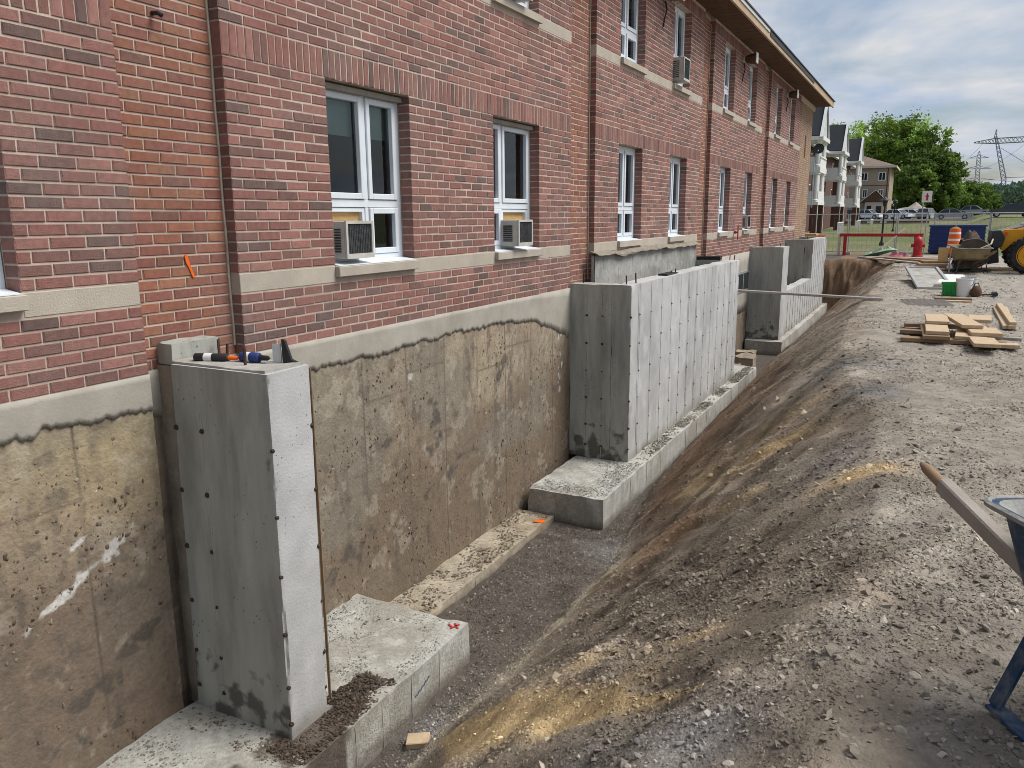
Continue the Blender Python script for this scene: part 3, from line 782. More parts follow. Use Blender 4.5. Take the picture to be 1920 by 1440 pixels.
def mixc(a, b, m): return a * (1 - m[..., None]) + np.array(b) * m[..., None]
SMEAR = [(2.42, -1.72, .20, .05, 1), (2.62, -1.62, .10, .06, 1), (2.78, -1.52, .12, .05, 1), (2.2, -1.95, .16, .05, .8), (2.55, -2.0, .06, .09, .8), (2.3, -2.2, .12, .08, .7),
         (5.95, -.95, .10, .22, .75), (6.0, -1.2, .2, .09, .5), (7.35, -.62, .22, .07, .9), (7.2, -.75, .2, .06, .8), (6.6, -1.35, .3, .10, .6), (5.9, -1.62, .25, .06, .8), (6.25, -1.55, .18, .05, .8),
         (4.75, -1.8, .35, .12, .7), (7.7, -.75, .05, .2, .6), (6.8, -1.8, .15, .15, .5), (5.2, -.9, .05, .12, .7), (8.0, -1.5, .3, .2, .4), (4.55, -.75, .05, .1, .8)]
WHITE = [(2.30, -1.13, .16, .03, 1), (2.52, -1.02, .10, .03, 1), (2.66, -.94, .06, .035, 1), (2.45, -.86, .08, .016, .8), (5.55, -.52, .22, .03, .5), (8.85, -.5, .03, .35, .55), (8.8, -1.0, .05, .4, .4), (2.78, -.8, .008, .05, .8)]
def found_col(y, z):
    n1 = fbm(y * .7, z * 1.1, 81); n2 = fbm(y * 2.2, z * 3.2, 83); n3 = fbm(y * 9, z * 9, 87, 3); nv = fbm(y * 6, z * .8, 89); n4 = fbm(y * 22, z * 22, 97, 2)
    brown = np.array([.21, .157, .11]); pale = np.array([.40, .338, .235]); grey = np.array([.245, .22, .172]); pink = np.array([.345, .268, .19])
    b = np.zeros(y.shape + (3,)) + brown
    up = sst(-1.45, -.55, z + .9 * (n1 - .5) + .35 * (n2 - .5))
    b = mixc(b, pink, np.clip(up * 1.1, 0, 1))
    b = mixc(b, pale, np.clip(up * 2.2 * (n2 - .33), 0, .9))
    b = mixc(b, grey, np.clip((fbm(y * 1.1, z * 1.4, 99) - .52) * 4, 0, .75))
    b = mixc(b, [.40, .32, .19], np.clip(np.exp(-((y - 2.55) / .55) ** 2 - ((z + .5) / .3) ** 2) * (.3 + 1.1 * n2), 0, .85))
    b = mixc(b, np.array([.20, .15, .112]), np.clip(np.exp(-((y - 2.3) / .9) ** 2) * sst(-.75, -1.3, z) * .75, 0, .8))
    b = mixc(b, [.16, .13, .10], np.clip((nv - .55) * 4, 0, .6) * (.4 + n2))
    b = mixc(b, [.13, .108, .086], np.clip((n3 - .66) * 7, 0, .55))
    b = mixc(b, [.46, .405, .32], np.clip((fbm(y * 5, z * 4, 91, 4) + .3 * (n4 - .5) - .66) * 9, 0, .36))
    b = mixc(b, [.115, .092, .072], np.clip((fbm(y * 10, z * 3, 95, 4) + .35 * (n4 - .5) - .72) * 9, 0, .65))
    b = b * (.80 + .22 * n4)[..., None]
    for (sy, sz, ry, rz, a) in SMEAR:
        d_ = ((y - sy + .12 * (n2 - .5)) / ry) ** 2 + ((z - sz - .18 * (y - sy) + .1 * (n3 - .5)) / rz) ** 2
        b = mixc(b, [.075, .066, .057], np.clip((a * np.exp(-d_ * .7) + 1.1 * (n3 - .5) + .7 * (n4 - .5) - .55) * 3.5, 0, .7) * (d_ < 5))
    for (sy, sz, ry, rz, a) in WHITE:
        d_ = ((y - sy) / ry) ** 2 + ((z - sz - .4 * (y - sy) * (rz < .04) + .10 * (n2 - .5)) / rz) ** 2
        b = mixc(b, [.58, .56, .52], np.clip((a * np.exp(-d_ * .6) + 1.2 * (n3 - .5) + .9 * (n4 - .5) - .5) * 6, 0, 1) * (d_ < 3.5))
    ji = 0
    for yj in np.arange(-3, 31, .61):
        ji += 1
        gate = np.clip(.5 + 1.6 * (fbm(z * 2.1 + ji * 7, y * 0, 311) - .4), .05, .9)
        b = mixc(b, [.095, .076, .06], gate * np.exp(-((y - yj - .012 * (nv - .5)) / .008) ** 2))
        zj = -.45 - .25 * ((ji * 37) % 5) / 5
        if ji % 3 != 1: b = mixc(b, [.11, .088, .07], .7 * np.exp(-((z - zj - .02 * (nv - .5)) / .009) ** 2) * (y > yj) * (y < yj + .61))
    return b
core = MB()
for bi, (a, b) in enumerate(BAYS + [(27.35, 30.1)]):
    x0 = -.004 if bi < 5 else -.03
    if b < 0: continue
    aa = max(a, -1.0)
    dy = .014 if bi <= 1 else .05
    wall_grid('foundation_wall', aa, b, -2.56, .0, x0, dy, found_col, M['found'], seed=100 + bi)
    core.box(x0 - .3, x0 - .014, aa, b - .001, -2.8, -.002)
for gi, (a, b) in enumerate(GAPS):
    wall_grid('foundation_recess', a - .012, b + .012, -2.56, 0, RECX - .002, .025, found_col, M['found'], seed=120 + gi)
    core.box(RECX - .31, RECX - .016, a, b, -2.8, -.002)
    # faces of the returns
for (a, b) in BAYS[1:]:
    core.box(RECX - .02, -.010, a - .002, a + .02, -2.7, -.001)
    core.box(RECX - .02, -.010, b - .02, b + .002, -2.7, -.001)
core.box(RECX - .02, -.010, 2.965, 2.987, -2.7, -.001)
core.build('foundation_core', M['oldfoot'], bld)

# soil crumbs still stuck to the wall face
def stuck(n, seed):
    r = np.random.default_rng(seed); iv, if_ = ICO
    y = np.concatenate([r.uniform(1.4, 2.97, n // 3), r.uniform(3.74, 9.08, n)]); z = r.uniform(-2.4, -.3, len(y))
    m = fbm(y * 1.7, z * 2.2, seed, 4) + .12 * r.standard_normal(len(y)); k = m > .56
    cl = np.exp(-((y - 7.3) / .25) ** 2 - ((z + .66) / .1) ** 2); k |= r.random(len(y)) < cl * .8
    y = y[k]; z = z[k]; n = len(y)
    s = .0025 + .010 * r.random(n) ** 3
    v = iv[None] * np.clip(1 + .3 * r.standard_normal((n, 12, 1)), .5, 1.6) * (s[:, None] * r.uniform(.6, 1.4, (n, 3)) * np.array([.5, 1, 1.2]))[:, None] + np.stack([np.full(n, -.003), y, z], -1)[:, None]
    cc = np.array([.17, .13, .095]) * np.exp(r.normal(0, .4, (n, 1)))
    o = np_mesh('soil_crumbs', v.reshape(-1, 3), (if_[None] + (np.arange(n) * 12)[:, None, None]).reshape(-1, 3), M['stones'], parent=bld, col=np.repeat(cc, 12, 0)); o['kind'] = 'stuff'
stuck(7000, 701)
# parging: a 12 mm coat with a broken lower edge
def parge(ya, yb, zfn, x, seed):
    n = int((yb - ya) / .009) + 2
    yy = np.linspace(ya, yb, n)
    low = zfn(yy) + .05 * (fbm(yy * 3, yy * 0, seed) - .5) + .05 * (fbm(yy * 12, yy * 0, seed + 1) - .5) + .03 * (fbm(yy * 45, yy * 0, seed + 2, 2) - .5) + .018 * (vnoise(np.floor(yy * 22), yy * 0, seed + 3) - .5)
    rows = 7
    Vv = []; 
    for j in range(rows):
        t = j / (rows - 1)
        z = low * (1 - t) + .001 * t
        th = .012 if j else .010
        Vv.append(np.stack([x + th + .0015 * (fbm(yy * 5, z * 5, seed + 5) - .5), yy, z], -1))
    Vv.insert(0, np.stack([np.full(n, x - .02), yy, low + .006], -1))
    Vv.append(np.stack([np.full(n, x - .02), yy, np.full(n, .001)], -1))
    Vv = np.array(Vv); r_, c_ = Vv.shape[:2]
    Ii = np.arange(r_ * c_).reshape(r_, c_)
    Ff = np.stack([Ii[:-1, :-1], Ii[:-1, 1:], Ii[1:, 1:], Ii[1:, :-1]], -1).reshape(-1, 4)
    np_mesh('parging', Vv.reshape(-1, 3), Ff, M['parge'], parent=bld, smooth=True)
    ck = MB(); i = 0
    while i < n - 12:
        m = min(n - 1, i + random.randint(14, 60)); pts = [(x + .005, float(yy[q]), float(low[q]) + .003) for q in range(i, m, 2)]
        if len(pts) > 2: ck.tube(pts, [.0008] + [.0006 + .0022 * random.random() ** 2 for _ in pts[2:]] + [.0008], 5)
        i = m + random.randint(10, 70)
    ck.build('parging_crack', M['mud'], bld)
parge(-1.0, 2.984, lambda y: np.interp(y, [1, 2.1, 2.5, 2.98], [-.19, -.19, -.18, -.205]), -.004, 140)
parge(3.73, 9.102, lambda y: np.interp(y, [3.7, 4.4, 5.1, 6.1, 7.2, 7.9, 8.6, 9.1], [-.17, -.2, -.23, -.2, -.22, -.27, -.46, -.62]), -.004, 150)
parge(15.91, 20.99, lambda y: np.interp(y, [15, 19, 21], [-1.45, -1.45, -1.4]), -.004, 160)
parge(2.986, 3.727, lambda y: y * 0 - .27, RECX, 170)
parge(15.16, 15.89, lambda y: y * 0 - .9, RECX, 180)
# basement window between the piers
W_ = empty('basement_window', (0, 0, 0), parent=bld)
m_ = MB(); m_.box(-.01, .022, 18.9, 18.95, -.95, -.45); m_.box(-.01, .022, 20.2, 20.25, -.95, -.45); m_.box(-.01, .022, 18.95, 20.2, -.5, -.45); m_.box(-.01, .022, 18.95, 20.2, -.95, -.9); m_.box(-.01, .02, 19.55, 19.6, -.9, -.5)
m_.build('frame', M['steel'], W_)
m_ = MB(); m_.box(-.01, .014, 18.95, 19.55, -.9, -.5); m_.build('pane', M['carglass'], W_)
m_ = MB(); m_.box(-.01, .014, 19.6, 20.2, -.9, -.5); m_.build('pane', M['carglass'], W_)

# rough block wall left where the old balcony stood (bay 2), with torn membrane on top
def patch_col(y, z):
    n = fbm(y * 1.2, z * 2, 93); n2 = fbm(y * 7, z * 7, 94, 3)
    b = np.zeros(y.shape + (3,)) + np.array([.36, .36, .335])
    b = mixc(b, [.25, .255, .225], np.clip((n - .45) * 4, 0, .9)); b = mixc(b, [.45, .44, .42], np.clip((n2 - .55) * 4, 0, .7))
    for zj in (-.03, .17): b = mixc(b, [.2, .2, .18], .7 * np.exp(-((z - zj) / .006) ** 2))
    for yj in np.arange(9.9, 15, .4): b = mixc(b, [.2, .2, .18], .7 * np.exp(-((y - yj - .2 * (z > .17)) / .006) ** 2))
    return b
wall_grid('block_wall', 9.80, 14.9, -.45, .37, .05, .03, patch_col, M['found'], relief=.008, seed=190)
m_ = MB(); m_.box(.001, .04, 9.80, 14.9, -.5, .368); m_.build('block_wall_core', M['foot'], bld)
yy = np.linspace(9.75, 14.95, 90)
zz = .40 + .035 * (fbm(yy * 1.5, yy * 0, 33) - .5) * 2
Vv = []
for t, xx in ((0, .003), (.3, .05), (.7, .10), (1, .105)):
    Vv.append(np.stack([xx + .05 * (fbm(yy * 2.5, yy * 0 + t * 3, 35) - .4) * (t > .2), yy, zz - .03 * t - .05 * t * fbm(yy * 4, yy * 0 + 9, 37)], -1))
Vv = np.array(Vv); r_, c_ = Vv.shape[:2]; Ii = np.arange(r_ * c_).reshape(r_, c_)
o = np_mesh('torn_flashing', Vv.reshape(-1, 3), np.stack([Ii[:-1, :-1], Ii[:-1, 1:], Ii[1:, 1:], Ii[1:, :-1]], -1).reshape(-1, 4), M['membrane'], parent=bld)
md = o.modifiers.new('thick', 'SOLIDIFY'); md.thickness = .012

# eave lights between the upper windows
for i, y in enumerate((12.62, 18.42, 24.3)):
    r = tag(empty('floodlight', (0, y, 4.18)), ['yellowed floodlight on the upper wall nearest the top edge', 'dark floodlight on the upper wall in the middle of the row', 'far floodlight under the eave near the building end'][i], 'wall light', 'floodlights under the eave')
    m_ = MB(); m_.lathe([(.07, 0), (.075, .02), (.075, .05), (.05, .06)], (0, 0, 0), 'X', 14); m_.build('wall_cap', M['acwhite'], r, smooth=True)
    m_ = MB(); m_.lathe([(.05, .05), (.085, .10), (.105, .20), (.11, .29)], (0, 0, 0), 'X', 14); m_.build('housing', M['tan'] if i == 0 else M['soffit'], r, smooth=True)
    m_ = MB(); m_.box(.285, .31, -.1, .1, -.1, .12); m_.build('lens', M['white'], r, bevel=.008)
    m_ = MB(); m_.tube([(.02, .02, -.06), (.05, .03, -.2), (.02, .02, -.32), (.01, .0, -.45)], .012, 6); m_.build('cable', M['black'], r)
# ------------------------------------------------------------------ new concrete piers and footings
FT = -2.17
def slab_grid(mb, x0, x1, y0, y1, z0, z1): mb.box(x0, x1, y0, y1, z0, z1)
tie_m = MB(); tie_m.lathe([(.017, -.004), (.018, .001), (.009, .004), (.006, .014)], (0, 0, 0), 'X', 8)
TIE = None
def tie(parent, loc, rz=0):
    global TIE
    if TIE is None:
        TIE = tie_m.build('form_tie', M['rebar'], parent, loc=loc); TIE.rotation_euler = (0, 0, rz); return TIE
    o = dup(TIE, parent, loc, (0, 0, rz)); q = random.uniform(.55, 1.0); o.scale = (q, q, q); return o
def seam(parent, p0, p1, axis, mat, w=.005, h=.004):
    m_ = MB()
    a, b = Vector(p0), Vector(p1)
    if axis == 'X': m_.box(a.x - .002, a.x + h, a.y - w / 2, a.y + w / 2, a.z, b.z)
    else: m_.box(a.x - w / 2, a.x + w / 2, a.y - h, a.y + .002, a.z, b.z)
    return m_.build('form_seam', mat, parent)
def conc_col(seed=0, panel=.46, y0=9.42):
    def fn(co):
        x, y, z = co.T
        n1 = fbm(y * 1.5 + x * 1.7, z * 1.3, 500 + seed); n2 = fbm(y * 6 + x * 6, z * 4, 510 + seed, 4); nv = fbm(y * 9 + x * 9, z * .5, 520 + seed)
        k = np.floor((y - y0) / panel + (x < .8) * 7); h = np.sin(k * 91.7 + seed) * 4375.5; h = h - np.floor(h)
        b = np.zeros((len(x), 3)) + np.array([.455, .457, .45])
        b = b * (.965 + .07 * h)[:, None]
        b = mixc(b, [.35, .352, .34], np.clip((n1 - .45) * 3.2, 0, .75))
        b = mixc(b, [.54, .54, .535], np.clip((n2 - .55) * 4, 0, .7))
        b = mixc(b, [.30, .30, .285], np.clip((nv - .62) * 4, 0, .4))
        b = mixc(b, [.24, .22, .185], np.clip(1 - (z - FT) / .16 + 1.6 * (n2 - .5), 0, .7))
        return b
    return fn
def rough_box(name, x0, x1, y0, y1, z0, z1, mat, parent, amp=.004, step=.06, topamp=.0, seed=1, colfn=None):
    """subdivided box with small relief so that edges and faces are not perfect"""
    bm = bmesh.new()
    def lin(a, b):
        n = max(1, int(round((b - a) / step))); return [a + (b - a) * i / n for i in range(n + 1)]
    X_, Y_, Z_ = lin(x0, x1), lin(y0, y1), lin(z0, z1)
    vd = {}
    def vert(i, j, k):
        key = (i, j, k)
        if key not in vd: vd[key] = bm.verts.new((X_[i], Y_[j], Z_[k]))
        return vd[key]
    nx_, ny_, nz_ = len(X_) - 1, len(Y_) - 1, len(Z_) - 1
    for j in range(ny_):
        for k in range(nz_):
            bm.faces.new((vert(nx_, j, k), vert(nx_, j + 1, k), vert(nx_, j + 1, k + 1), vert(nx_, j, k + 1)))
            bm.faces.new((vert(0, j, k), vert(0, j, k + 1), vert(0, j + 1, k + 1), vert(0, j + 1, k)))
    for i in range(nx_):
        for k in range(nz_):
            bm.faces.new((vert(i, 0, k), vert(i + 1, 0, k), vert(i + 1, 0, k + 1), vert(i, 0, k + 1)))
            bm.faces.new((vert(i, ny_, k), vert(i, ny_, k + 1), vert(i + 1, ny_, k + 1), vert(i + 1, ny_, k)))
    for i in range(nx_):
        for j in range(ny_):
            bm.faces.new((vert(i, j, nz_), vert(i + 1, j, nz_), vert(i + 1, j + 1, nz_), vert(i, j + 1, nz_)))
            bm.faces.new((vert(i, j, 0), vert(i, j + 1, 0), vert(i + 1, j + 1, 0), vert(i + 1, j, 0)))
    vs_ = list(bm.verts)
    co = np.array([v_.co[:] for v_ in vs_])
    n1 = fbm(co[:, 1] * 6 + co[:, 0] * 5, co[:, 2] * 6 + co[:, 0] * 3, seed) - .5
    n2 = fbm(co[:, 0] * 6 + co[:, 2] * 5, co[:, 1] * 6, seed + 5) - .5
    n3 = fbm(co[:, 0] * 5, co[:, 1] * 5, seed + 9) - .5
    top = np.abs(co[:, 2] - z1) < 1e-5
    d_ = np.stack([n1 * amp * 2, n2 * amp * 2, n3 * amp + top * n3 * topamp * 2], -1)
    ex = [(np.abs(co[:, i] - a) < 1e-5) * 1. - (np.abs(co[:, i] - b) < 1e-5) * 1. for i, (a, b) in enumerate(((x0, x1), (y0, y1), (z0, z1)))]
    ne = sum(np.abs(q) for q in ex); chip = (ne >= 2) * np.clip(.07 * (fbm(co[:, 0] * 4 + co[:, 1] * 5, co[:, 2] * 5, seed + 40, 4) - .58), 0, .014)
    d_ = d_ + np.stack([q * chip for q in ex], -1)
    for v_, q in zip(vs_, co + d_): v_.co = q
    me = bpy.data.meshes.new(name); bm.to_mesh(me); bm.free()
    me.polygons.foreach_set('use_smooth', [True] * len(me.polygons)); me.set_sharp_from_angle(angle=math.radians(50))
    me.materials.append(mat)
    if colfn is None and mat is M['conc']: colfn = conc_col(seed)
    if colfn is not None:
        at = me.attributes.new('col', 'FLOAT_COLOR', 'POINT'); c4 = np.ones((len(co), 4), np.float32); c4[:, :3] = colfn(co); at.data.foreach_set('color', c4.ravel())
    o = bpy.data.objects.new(name, me); COL.objects.link(o)
    if parent: o.parent = parent
    return o
def foot_col(base, mudspots=(), dirt=.5, seed=0):
    def fn(co):
        x, y, z = co.T
        n1 = fbm(x * 2 + z * 2, y * 2, 400 + seed); n2 = fbm(x * 9 + z * 5, y * 9, 410 + seed, 4); nv = fbm(y * 14 + x * 14, z * 1.2, 420 + seed)
        b = np.zeros((len(x), 3)) + np.array(base)
        b = mixc(b, np.array(base) * np.array([.62, .57, .50]), np.clip((n1 - .42) * 3.5, 0, dirt))
        b = mixc(b, np.array(base) * 1.2, np.clip((n2 - .55) * 4, 0, .7))
        b = mixc(b, np.array(base) * .6, np.clip((nv - .6) * 5, 0, .5))
        for (my, ry, zt) in mudspots:
            b = mixc(b, [.075, .055, .042], np.clip((np.exp(-((y - my) / ry) ** 2) + 1.1 * (nv - .5) + .5 * (n2 - .5) - .45) * 4, 0, .9) * (x > .7))
        zb = z - z.min()
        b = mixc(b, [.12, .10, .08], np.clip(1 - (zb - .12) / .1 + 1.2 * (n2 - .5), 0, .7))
        return b
    return fn
def rebar(parent, pts):
    for p in pts:
        m_ = MB(); l_ = p[3] if len(p) > 3 else .12
        m_.tube([(p[0], p[1], p[2]), (p[0] + random.uniform(-.01, .01), p[1] + random.uniform(-.01, .01), p[2] + l_)], .009, 7)
        m_.build('rebar_dowel', M['rebar'], parent)

# pillar in the near recess
P1 = tag(empty('concrete_pillar', (0, 0, 0)), 'tall narrow new concrete pillar against the wall with sealant tubes on its top', 'pillar')
m_ = MB()
def pill(z): t = (z - FT) / (.05 - FT); return 3.06 + .02 * t, 3.385 + .035 * t, .838 - .004 * t
nz_ = 90
Vv = []
for i in range(nz_ + 1):
    z = FT - .1 + (.05 - FT + .1) * i / nz_
    a, b, xo = pill(z)
    ring_ = []
    xl = .045 + .03 * (z - FT) / 2.2
    for q in np.linspace(xl, xo - .012, 12): ring_.append((q, a, z))
    ch = .05 * max(0., float(fbm(np.array([z * 5.]), np.array([3.3]), 77, 4)[0]) - .56)
    ring_ += [(xo - .003 - ch, a + .003 + ch, z), (xo, a + .012 + ch, z)]
    for q in np.linspace(a + .03, b - .012, 7): ring_.append((xo, q, z))
    ring_ += [(xo - .012, b, z), (xl, b, z)]
    Vv.append(ring_)
Vv = np.array(Vv); n0, n1 = Vv.shape[:2]
co = Vv.reshape(-1, 3)
co[:, 1] += .005 * (fbm(co[:, 0] * 5, co[:, 2] * 3, 201) - .5); co[:, 0] += .006 * (fbm(co[:, 1] * 9, co[:, 2] * 5, 203) - .5)
Ii = np.arange(n0 * n1).reshape(n0, n1)
F1 = np.stack([Ii[:-1, :-1], Ii[:-1, 1:], Ii[1:, 1:], Ii[1:, :-1]], -1).reshape(-1, 4).tolist()
me_ = MB(); me_.add(co.tolist(), F1 + [tuple(Ii[-1].tolist())])
# the face towards the viewer gets the concrete with shade in its tone, the outer face the plain one
shaft = me_.build('shaft', M['conc'], P1, smooth=True)
at = shaft.data.attributes.new('col', 'FLOAT_COLOR', 'POINT'); c4 = np.ones((len(co), 4), np.float32); c4[:, :3] = conc_col(3)(co) * .95; at.data.foreach_set('color', c4.ravel())
shaft.data.materials.append(M['shadeconc'])
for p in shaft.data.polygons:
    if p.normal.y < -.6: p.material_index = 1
rough_box('joint_fill', -.088, .07, 3.11, 3.37, FT - .05, .03, M['oldfoot'], P1, amp=.006, step=.08, seed=11)
rough_box('pillar_cap', .06, .80, 3.10, 3.40, .046, .062, M['foot'], P1, amp=.006, step=.05, topamp=.01, seed=7)
rough_box('mortar_lump', -.085, .05, 3.12, 3.46, .035, .16, M['shadeconc'], P1, amp=.012, step=.03, topamp=.012, seed=9)
for z in (-.33, -.72, -1.08, -1.44, -1.78, -2.02):
    a, b, xo = pill(z)
    tie(P1, (.075, a - .003, z), -math.pi / 2); tie(P1, (.29, a - .003, z), -math.pi / 2)
    tie(P1, (xo - .004, a + .004, z - .05), -math.pi / 4); tie(P1, (xo - .002, b - .012, z + .02), 0)
m_ = MB(); m_.tube([(.29 + .012 * math.sin(i * .9) * (i > 4), pill(z)[0] - .0005, z) for i, z in enumerate(np.linspace(.02, -2.1, 18))], .0045, 5); m_.build('form_seam', M['shadeconc'], P1)
m_ = MB(); m_.tube([(.33, pill(z)[0] - .0005, z) for z in np.linspace(-.05, -.65, 8)], .0035, 5); m_.build('form_seam', M['shadeconc'], P1)
m_ = MB(); m_.box(.815, .834, 3.419, 3.4255, -2.1, .03); m_.build('form_strip', M['wood2'], P1)
rebar(P1, [(.02, 3.55, -.02, .12), (.55, 3.2, .05, .11), (.62, 3.37, .05, .12), (.1, 3.42, .05, .1)])

# sealant tubes etc. on the pillar
def tube_can(name, loc, rz, body, cap, label, L=.2, R=.025):
    r = tag(empty(name, loc, rz), label, 'sealant tube')
    m_ = MB(); m_.lathe([(R * .96, 0), (R, .004), (R, L), (R * .8, L + .008)], (0, 0, R), 'X', 14); m_.build('barrel', body, r, smooth=True)
    m_ = MB(); m_.lathe([(R * .55, L + .008), (R * .5, L + .06), (R * .2, L + .075)], (0, 0, R), 'X', 12); m_.build('nozzle', cap, r, smooth=True)
    m_ = MB(); m_.lathe([(R * 1.015, L * .3), (R * 1.015, L * .55)], (0, 0, R), 'X', 14, cap=False); m_.build('label_band', M['white'], r, smooth=True)
    return r
tube_can('sealant_tube', (.18, 3.17, .06), .35, M['black'], M['orange'], 'black sealant tube with orange nozzle lying on the near pillar')
tube_can('sealant_tube', (.44, 3.28, .06), .15, M['bin'], M['black'], 'dark blue and white sealant tube lying next to the rebar stubs on the pillar', L=.12, R=.03)
r = tag(empty('plastic_wedge', (.70, 3.34, .062), .4), 'small black plastic wedge leaning at the rear edge of the pillar top', 'scrap')
m_ = MB(); m_.prism([(0, 0), (.09, 0), (.05, .02), (.018, .13), (0, .14)], 'Y', 0, .03); m_.build('wedge', M['black'], r)
m_ = MB(); m_.box(-.06, -.01, .01, .02, 0, .11); m_.build('foam_backing', M['tarp'], r)

# footing under the pillar
F1_ = tag(empty('concrete_footing', (0, 0, 0)), 'rubble strewn concrete footing slab under the near pillar', 'footing')
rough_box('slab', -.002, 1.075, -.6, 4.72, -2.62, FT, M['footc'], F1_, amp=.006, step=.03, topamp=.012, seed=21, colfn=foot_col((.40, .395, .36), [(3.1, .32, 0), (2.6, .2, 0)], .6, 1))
for y in (3.35, 3.62, 3.95, 4.3): seam(F1_, (1.075, y, -2.55), (1.075, y, FT - .02), 'X', M['foot'])
m_ = MB()
for (a, b) in [((4.60, 1.05), (4.66, .99)), ((4.66, 1.03), (4.58, 1.0)), ((4.63, .95), (4.60, 1.0))]:
    m_.bar((a[1], a[0], FT + .012), (b[1], b[0], FT + .012), .014, .004)
m_.build('paint_mark', M['red'], F1_)
m_ = MB(); pts = [(1.083, 3.98 + i * .012, -2.36 + .012 * math.sin(i * 1.9) + i * .004) for i in range(16)]
m_.tube(pts, .0025, 4); m_.build('marker_scribble', M['bin'], F1_)
# stones and mud lying on the footing
def grit(name, n, x0, x1, y0, y1, zb, s0, s1, label, cat, seed, colr, thr=.4, hgt=.01, fs=2.2, keep=None):
    r = np.random.default_rng(seed); iv, if_ = ICO
    x = r.uniform(x0, x1, n); y = r.uniform(y0, y1, n)
    m = fbm(x * fs, y * fs, seed, 4); k = (m > thr + .12 * r.standard_normal(n))
    edge = np.minimum(np.minimum(x - x0, x1 - x), np.minimum(y - y0, y1 - y)); k &= edge > .03 * r.random(n)
    if keep is not None: k &= keep(x, y)
    x = x[k]; y = y[k]; m = m[k]; n = len(x)
    z = zb + hgt * np.clip((m - thr) * 5, 0, 1.2) * r.random(n)
    s = s0 + (s1 - s0) * r.random(n) ** 2.5
    v = iv[None] * np.clip(1 + .3 * r.standard_normal((n, 12, 1)), .5, 1.6) * (s[:, None] * r.uniform(.6, 1.3, (n, 3)) * np.array([1, 1, .6]))[:, None]
    v = v + np.stack([x, y, z], -1)[:, None]
    cc = np.array(colr) * np.exp(r.normal(0, .28, (n, 1)))
    o = np_mesh(name, v.reshape(-1, 3), (if_[None] + (np.arange(n) * 12)[:, None, None]).reshape(-1, 3), M['stones'], col=np.repeat(cc, 12, 0))
    return tag(o, label, cat, kind='stuff')
offp = lambda x, y: ~((x < .85) & (y > 3.05) & (y < 3.43))
grit('rubble', 9000, .68, 1.07, 2.9, 3.85, FT, .002, .013, 'dark mud and rubble heaped at the foot of the near pillar', 'rubble', 301, (.075, .056, .042), .40, .022, 3.5, lambda x, y: offp(x, y) & (x > .74 + .1 * np.abs(y - 3.4)))
grit('rubble', 2600, -.05, .9, 2.83, 3.06, FT, .003, .014, 'crumbs of concrete along the front of the near pillar', 'rubble', 302, (.15, .13, .105), .42, .04, 3.0)
grit('rubble', 7000, .02, 1.06, 3.42, 4.70, FT, .002, .008, 'thin layer of grit on the footing beyond the near pillar', 'rubble', 303, (.255, .25, .22), .36, .008)
grit('rubble', 6000, .02, 1.06, 1.4, 3.0, FT, .002, .008, 'thin layer of grit on the footing in front of the near pillar', 'rubble', 304, (.27, .24, .195), .38, .008)

# old ledge footing between
L1 = tag(empty('ledge_footing', (0, 0, 0)), 'stained old ledge footing along the wall between the two new footings', 'footing')
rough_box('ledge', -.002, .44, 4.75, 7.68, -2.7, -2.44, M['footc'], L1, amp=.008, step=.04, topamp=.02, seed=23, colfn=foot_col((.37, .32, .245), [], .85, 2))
seam(L1, (.44, 5.9, -2.6), (.44, 5.9, -2.47), 'X', M['oldfoot'])
grit('rubble', 4200, .0, .44, 4.8, 7.65, -2.44, .003, .016, 'dirt and stone bits on the old ledge footing', 'rubble', 305, (.23, .19, .14), .45, .03)
r = tag(empty('plastic_scrap', (.33, 7.35, -2.425)), 'orange scrap of plastic on the old ledge by the second footing', 'scrap')
m_ = MB(); m_.prism([(0, 0), (.12, .02), (.10, .11), (.03, .09)], 'Z', 0, .006); m_.build('sheet', M['orange'], r)

# long U shaped pier
P2 = tag(empty('concrete_pier', (0, 0, 0)), 'long pale concrete pier wall with rows of form ties beside the building', 'pier')
PX, PT = .81, .058
wl = rough_box('end_wall', .004, PX - .252, 9.1, 9.352, FT - .002, PT, M['shadeconc'], P2, amp=.003, step=.08, topamp=.006, seed=31)
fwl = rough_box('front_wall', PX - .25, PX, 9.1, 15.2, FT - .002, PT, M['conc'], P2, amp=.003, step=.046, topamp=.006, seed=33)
fwl.data.materials.append(M['shadeconc'])  # near end face takes the concrete coloured darker for its shade
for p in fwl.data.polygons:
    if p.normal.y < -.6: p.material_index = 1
rough_box('end_wall', .004, PX - .252, 14.948, 15.2, FT - .002, PT, M['shadeconc'], P2, amp=.003, step=.08, topamp=.006, seed=35)
TZ = [-.33, -.68, -1.03, -1.38, -1.73, -2.0]
ycols = [9.42, 9.88, 10.34, 10.80, 11.26, 11.72, 12.18, 12.64, 13.10, 13.56, 14.02, 14.48, 14.92]
for i, y in enumerate(ycols):
    seam(P2, (PX, y, FT + .02), (PX, y, PT - .01), 'X', M['shadeconc'], .0045, .003)
    if i in (0, 5, 6, 11): seam(P2, (PX, y - .05, FT + .02), (PX, y - .05, PT - .01), 'X', M['foot'], .004)
    for z in TZ: tie(P2, (PX + .002, y, z + random.uniform(-.012, .012)))
for x in (.23, .44):
    seam(P2, (x, 9.1, FT + .02), (x, 9.1, PT - .03), 'Y', M['foot'], .007, .004)
    for z in TZ: tie(P2, (x, 9.098, z), -math.pi / 2)
for z in TZ: tie(P2, (PX - .004, 9.104, z), -math.pi / 4)
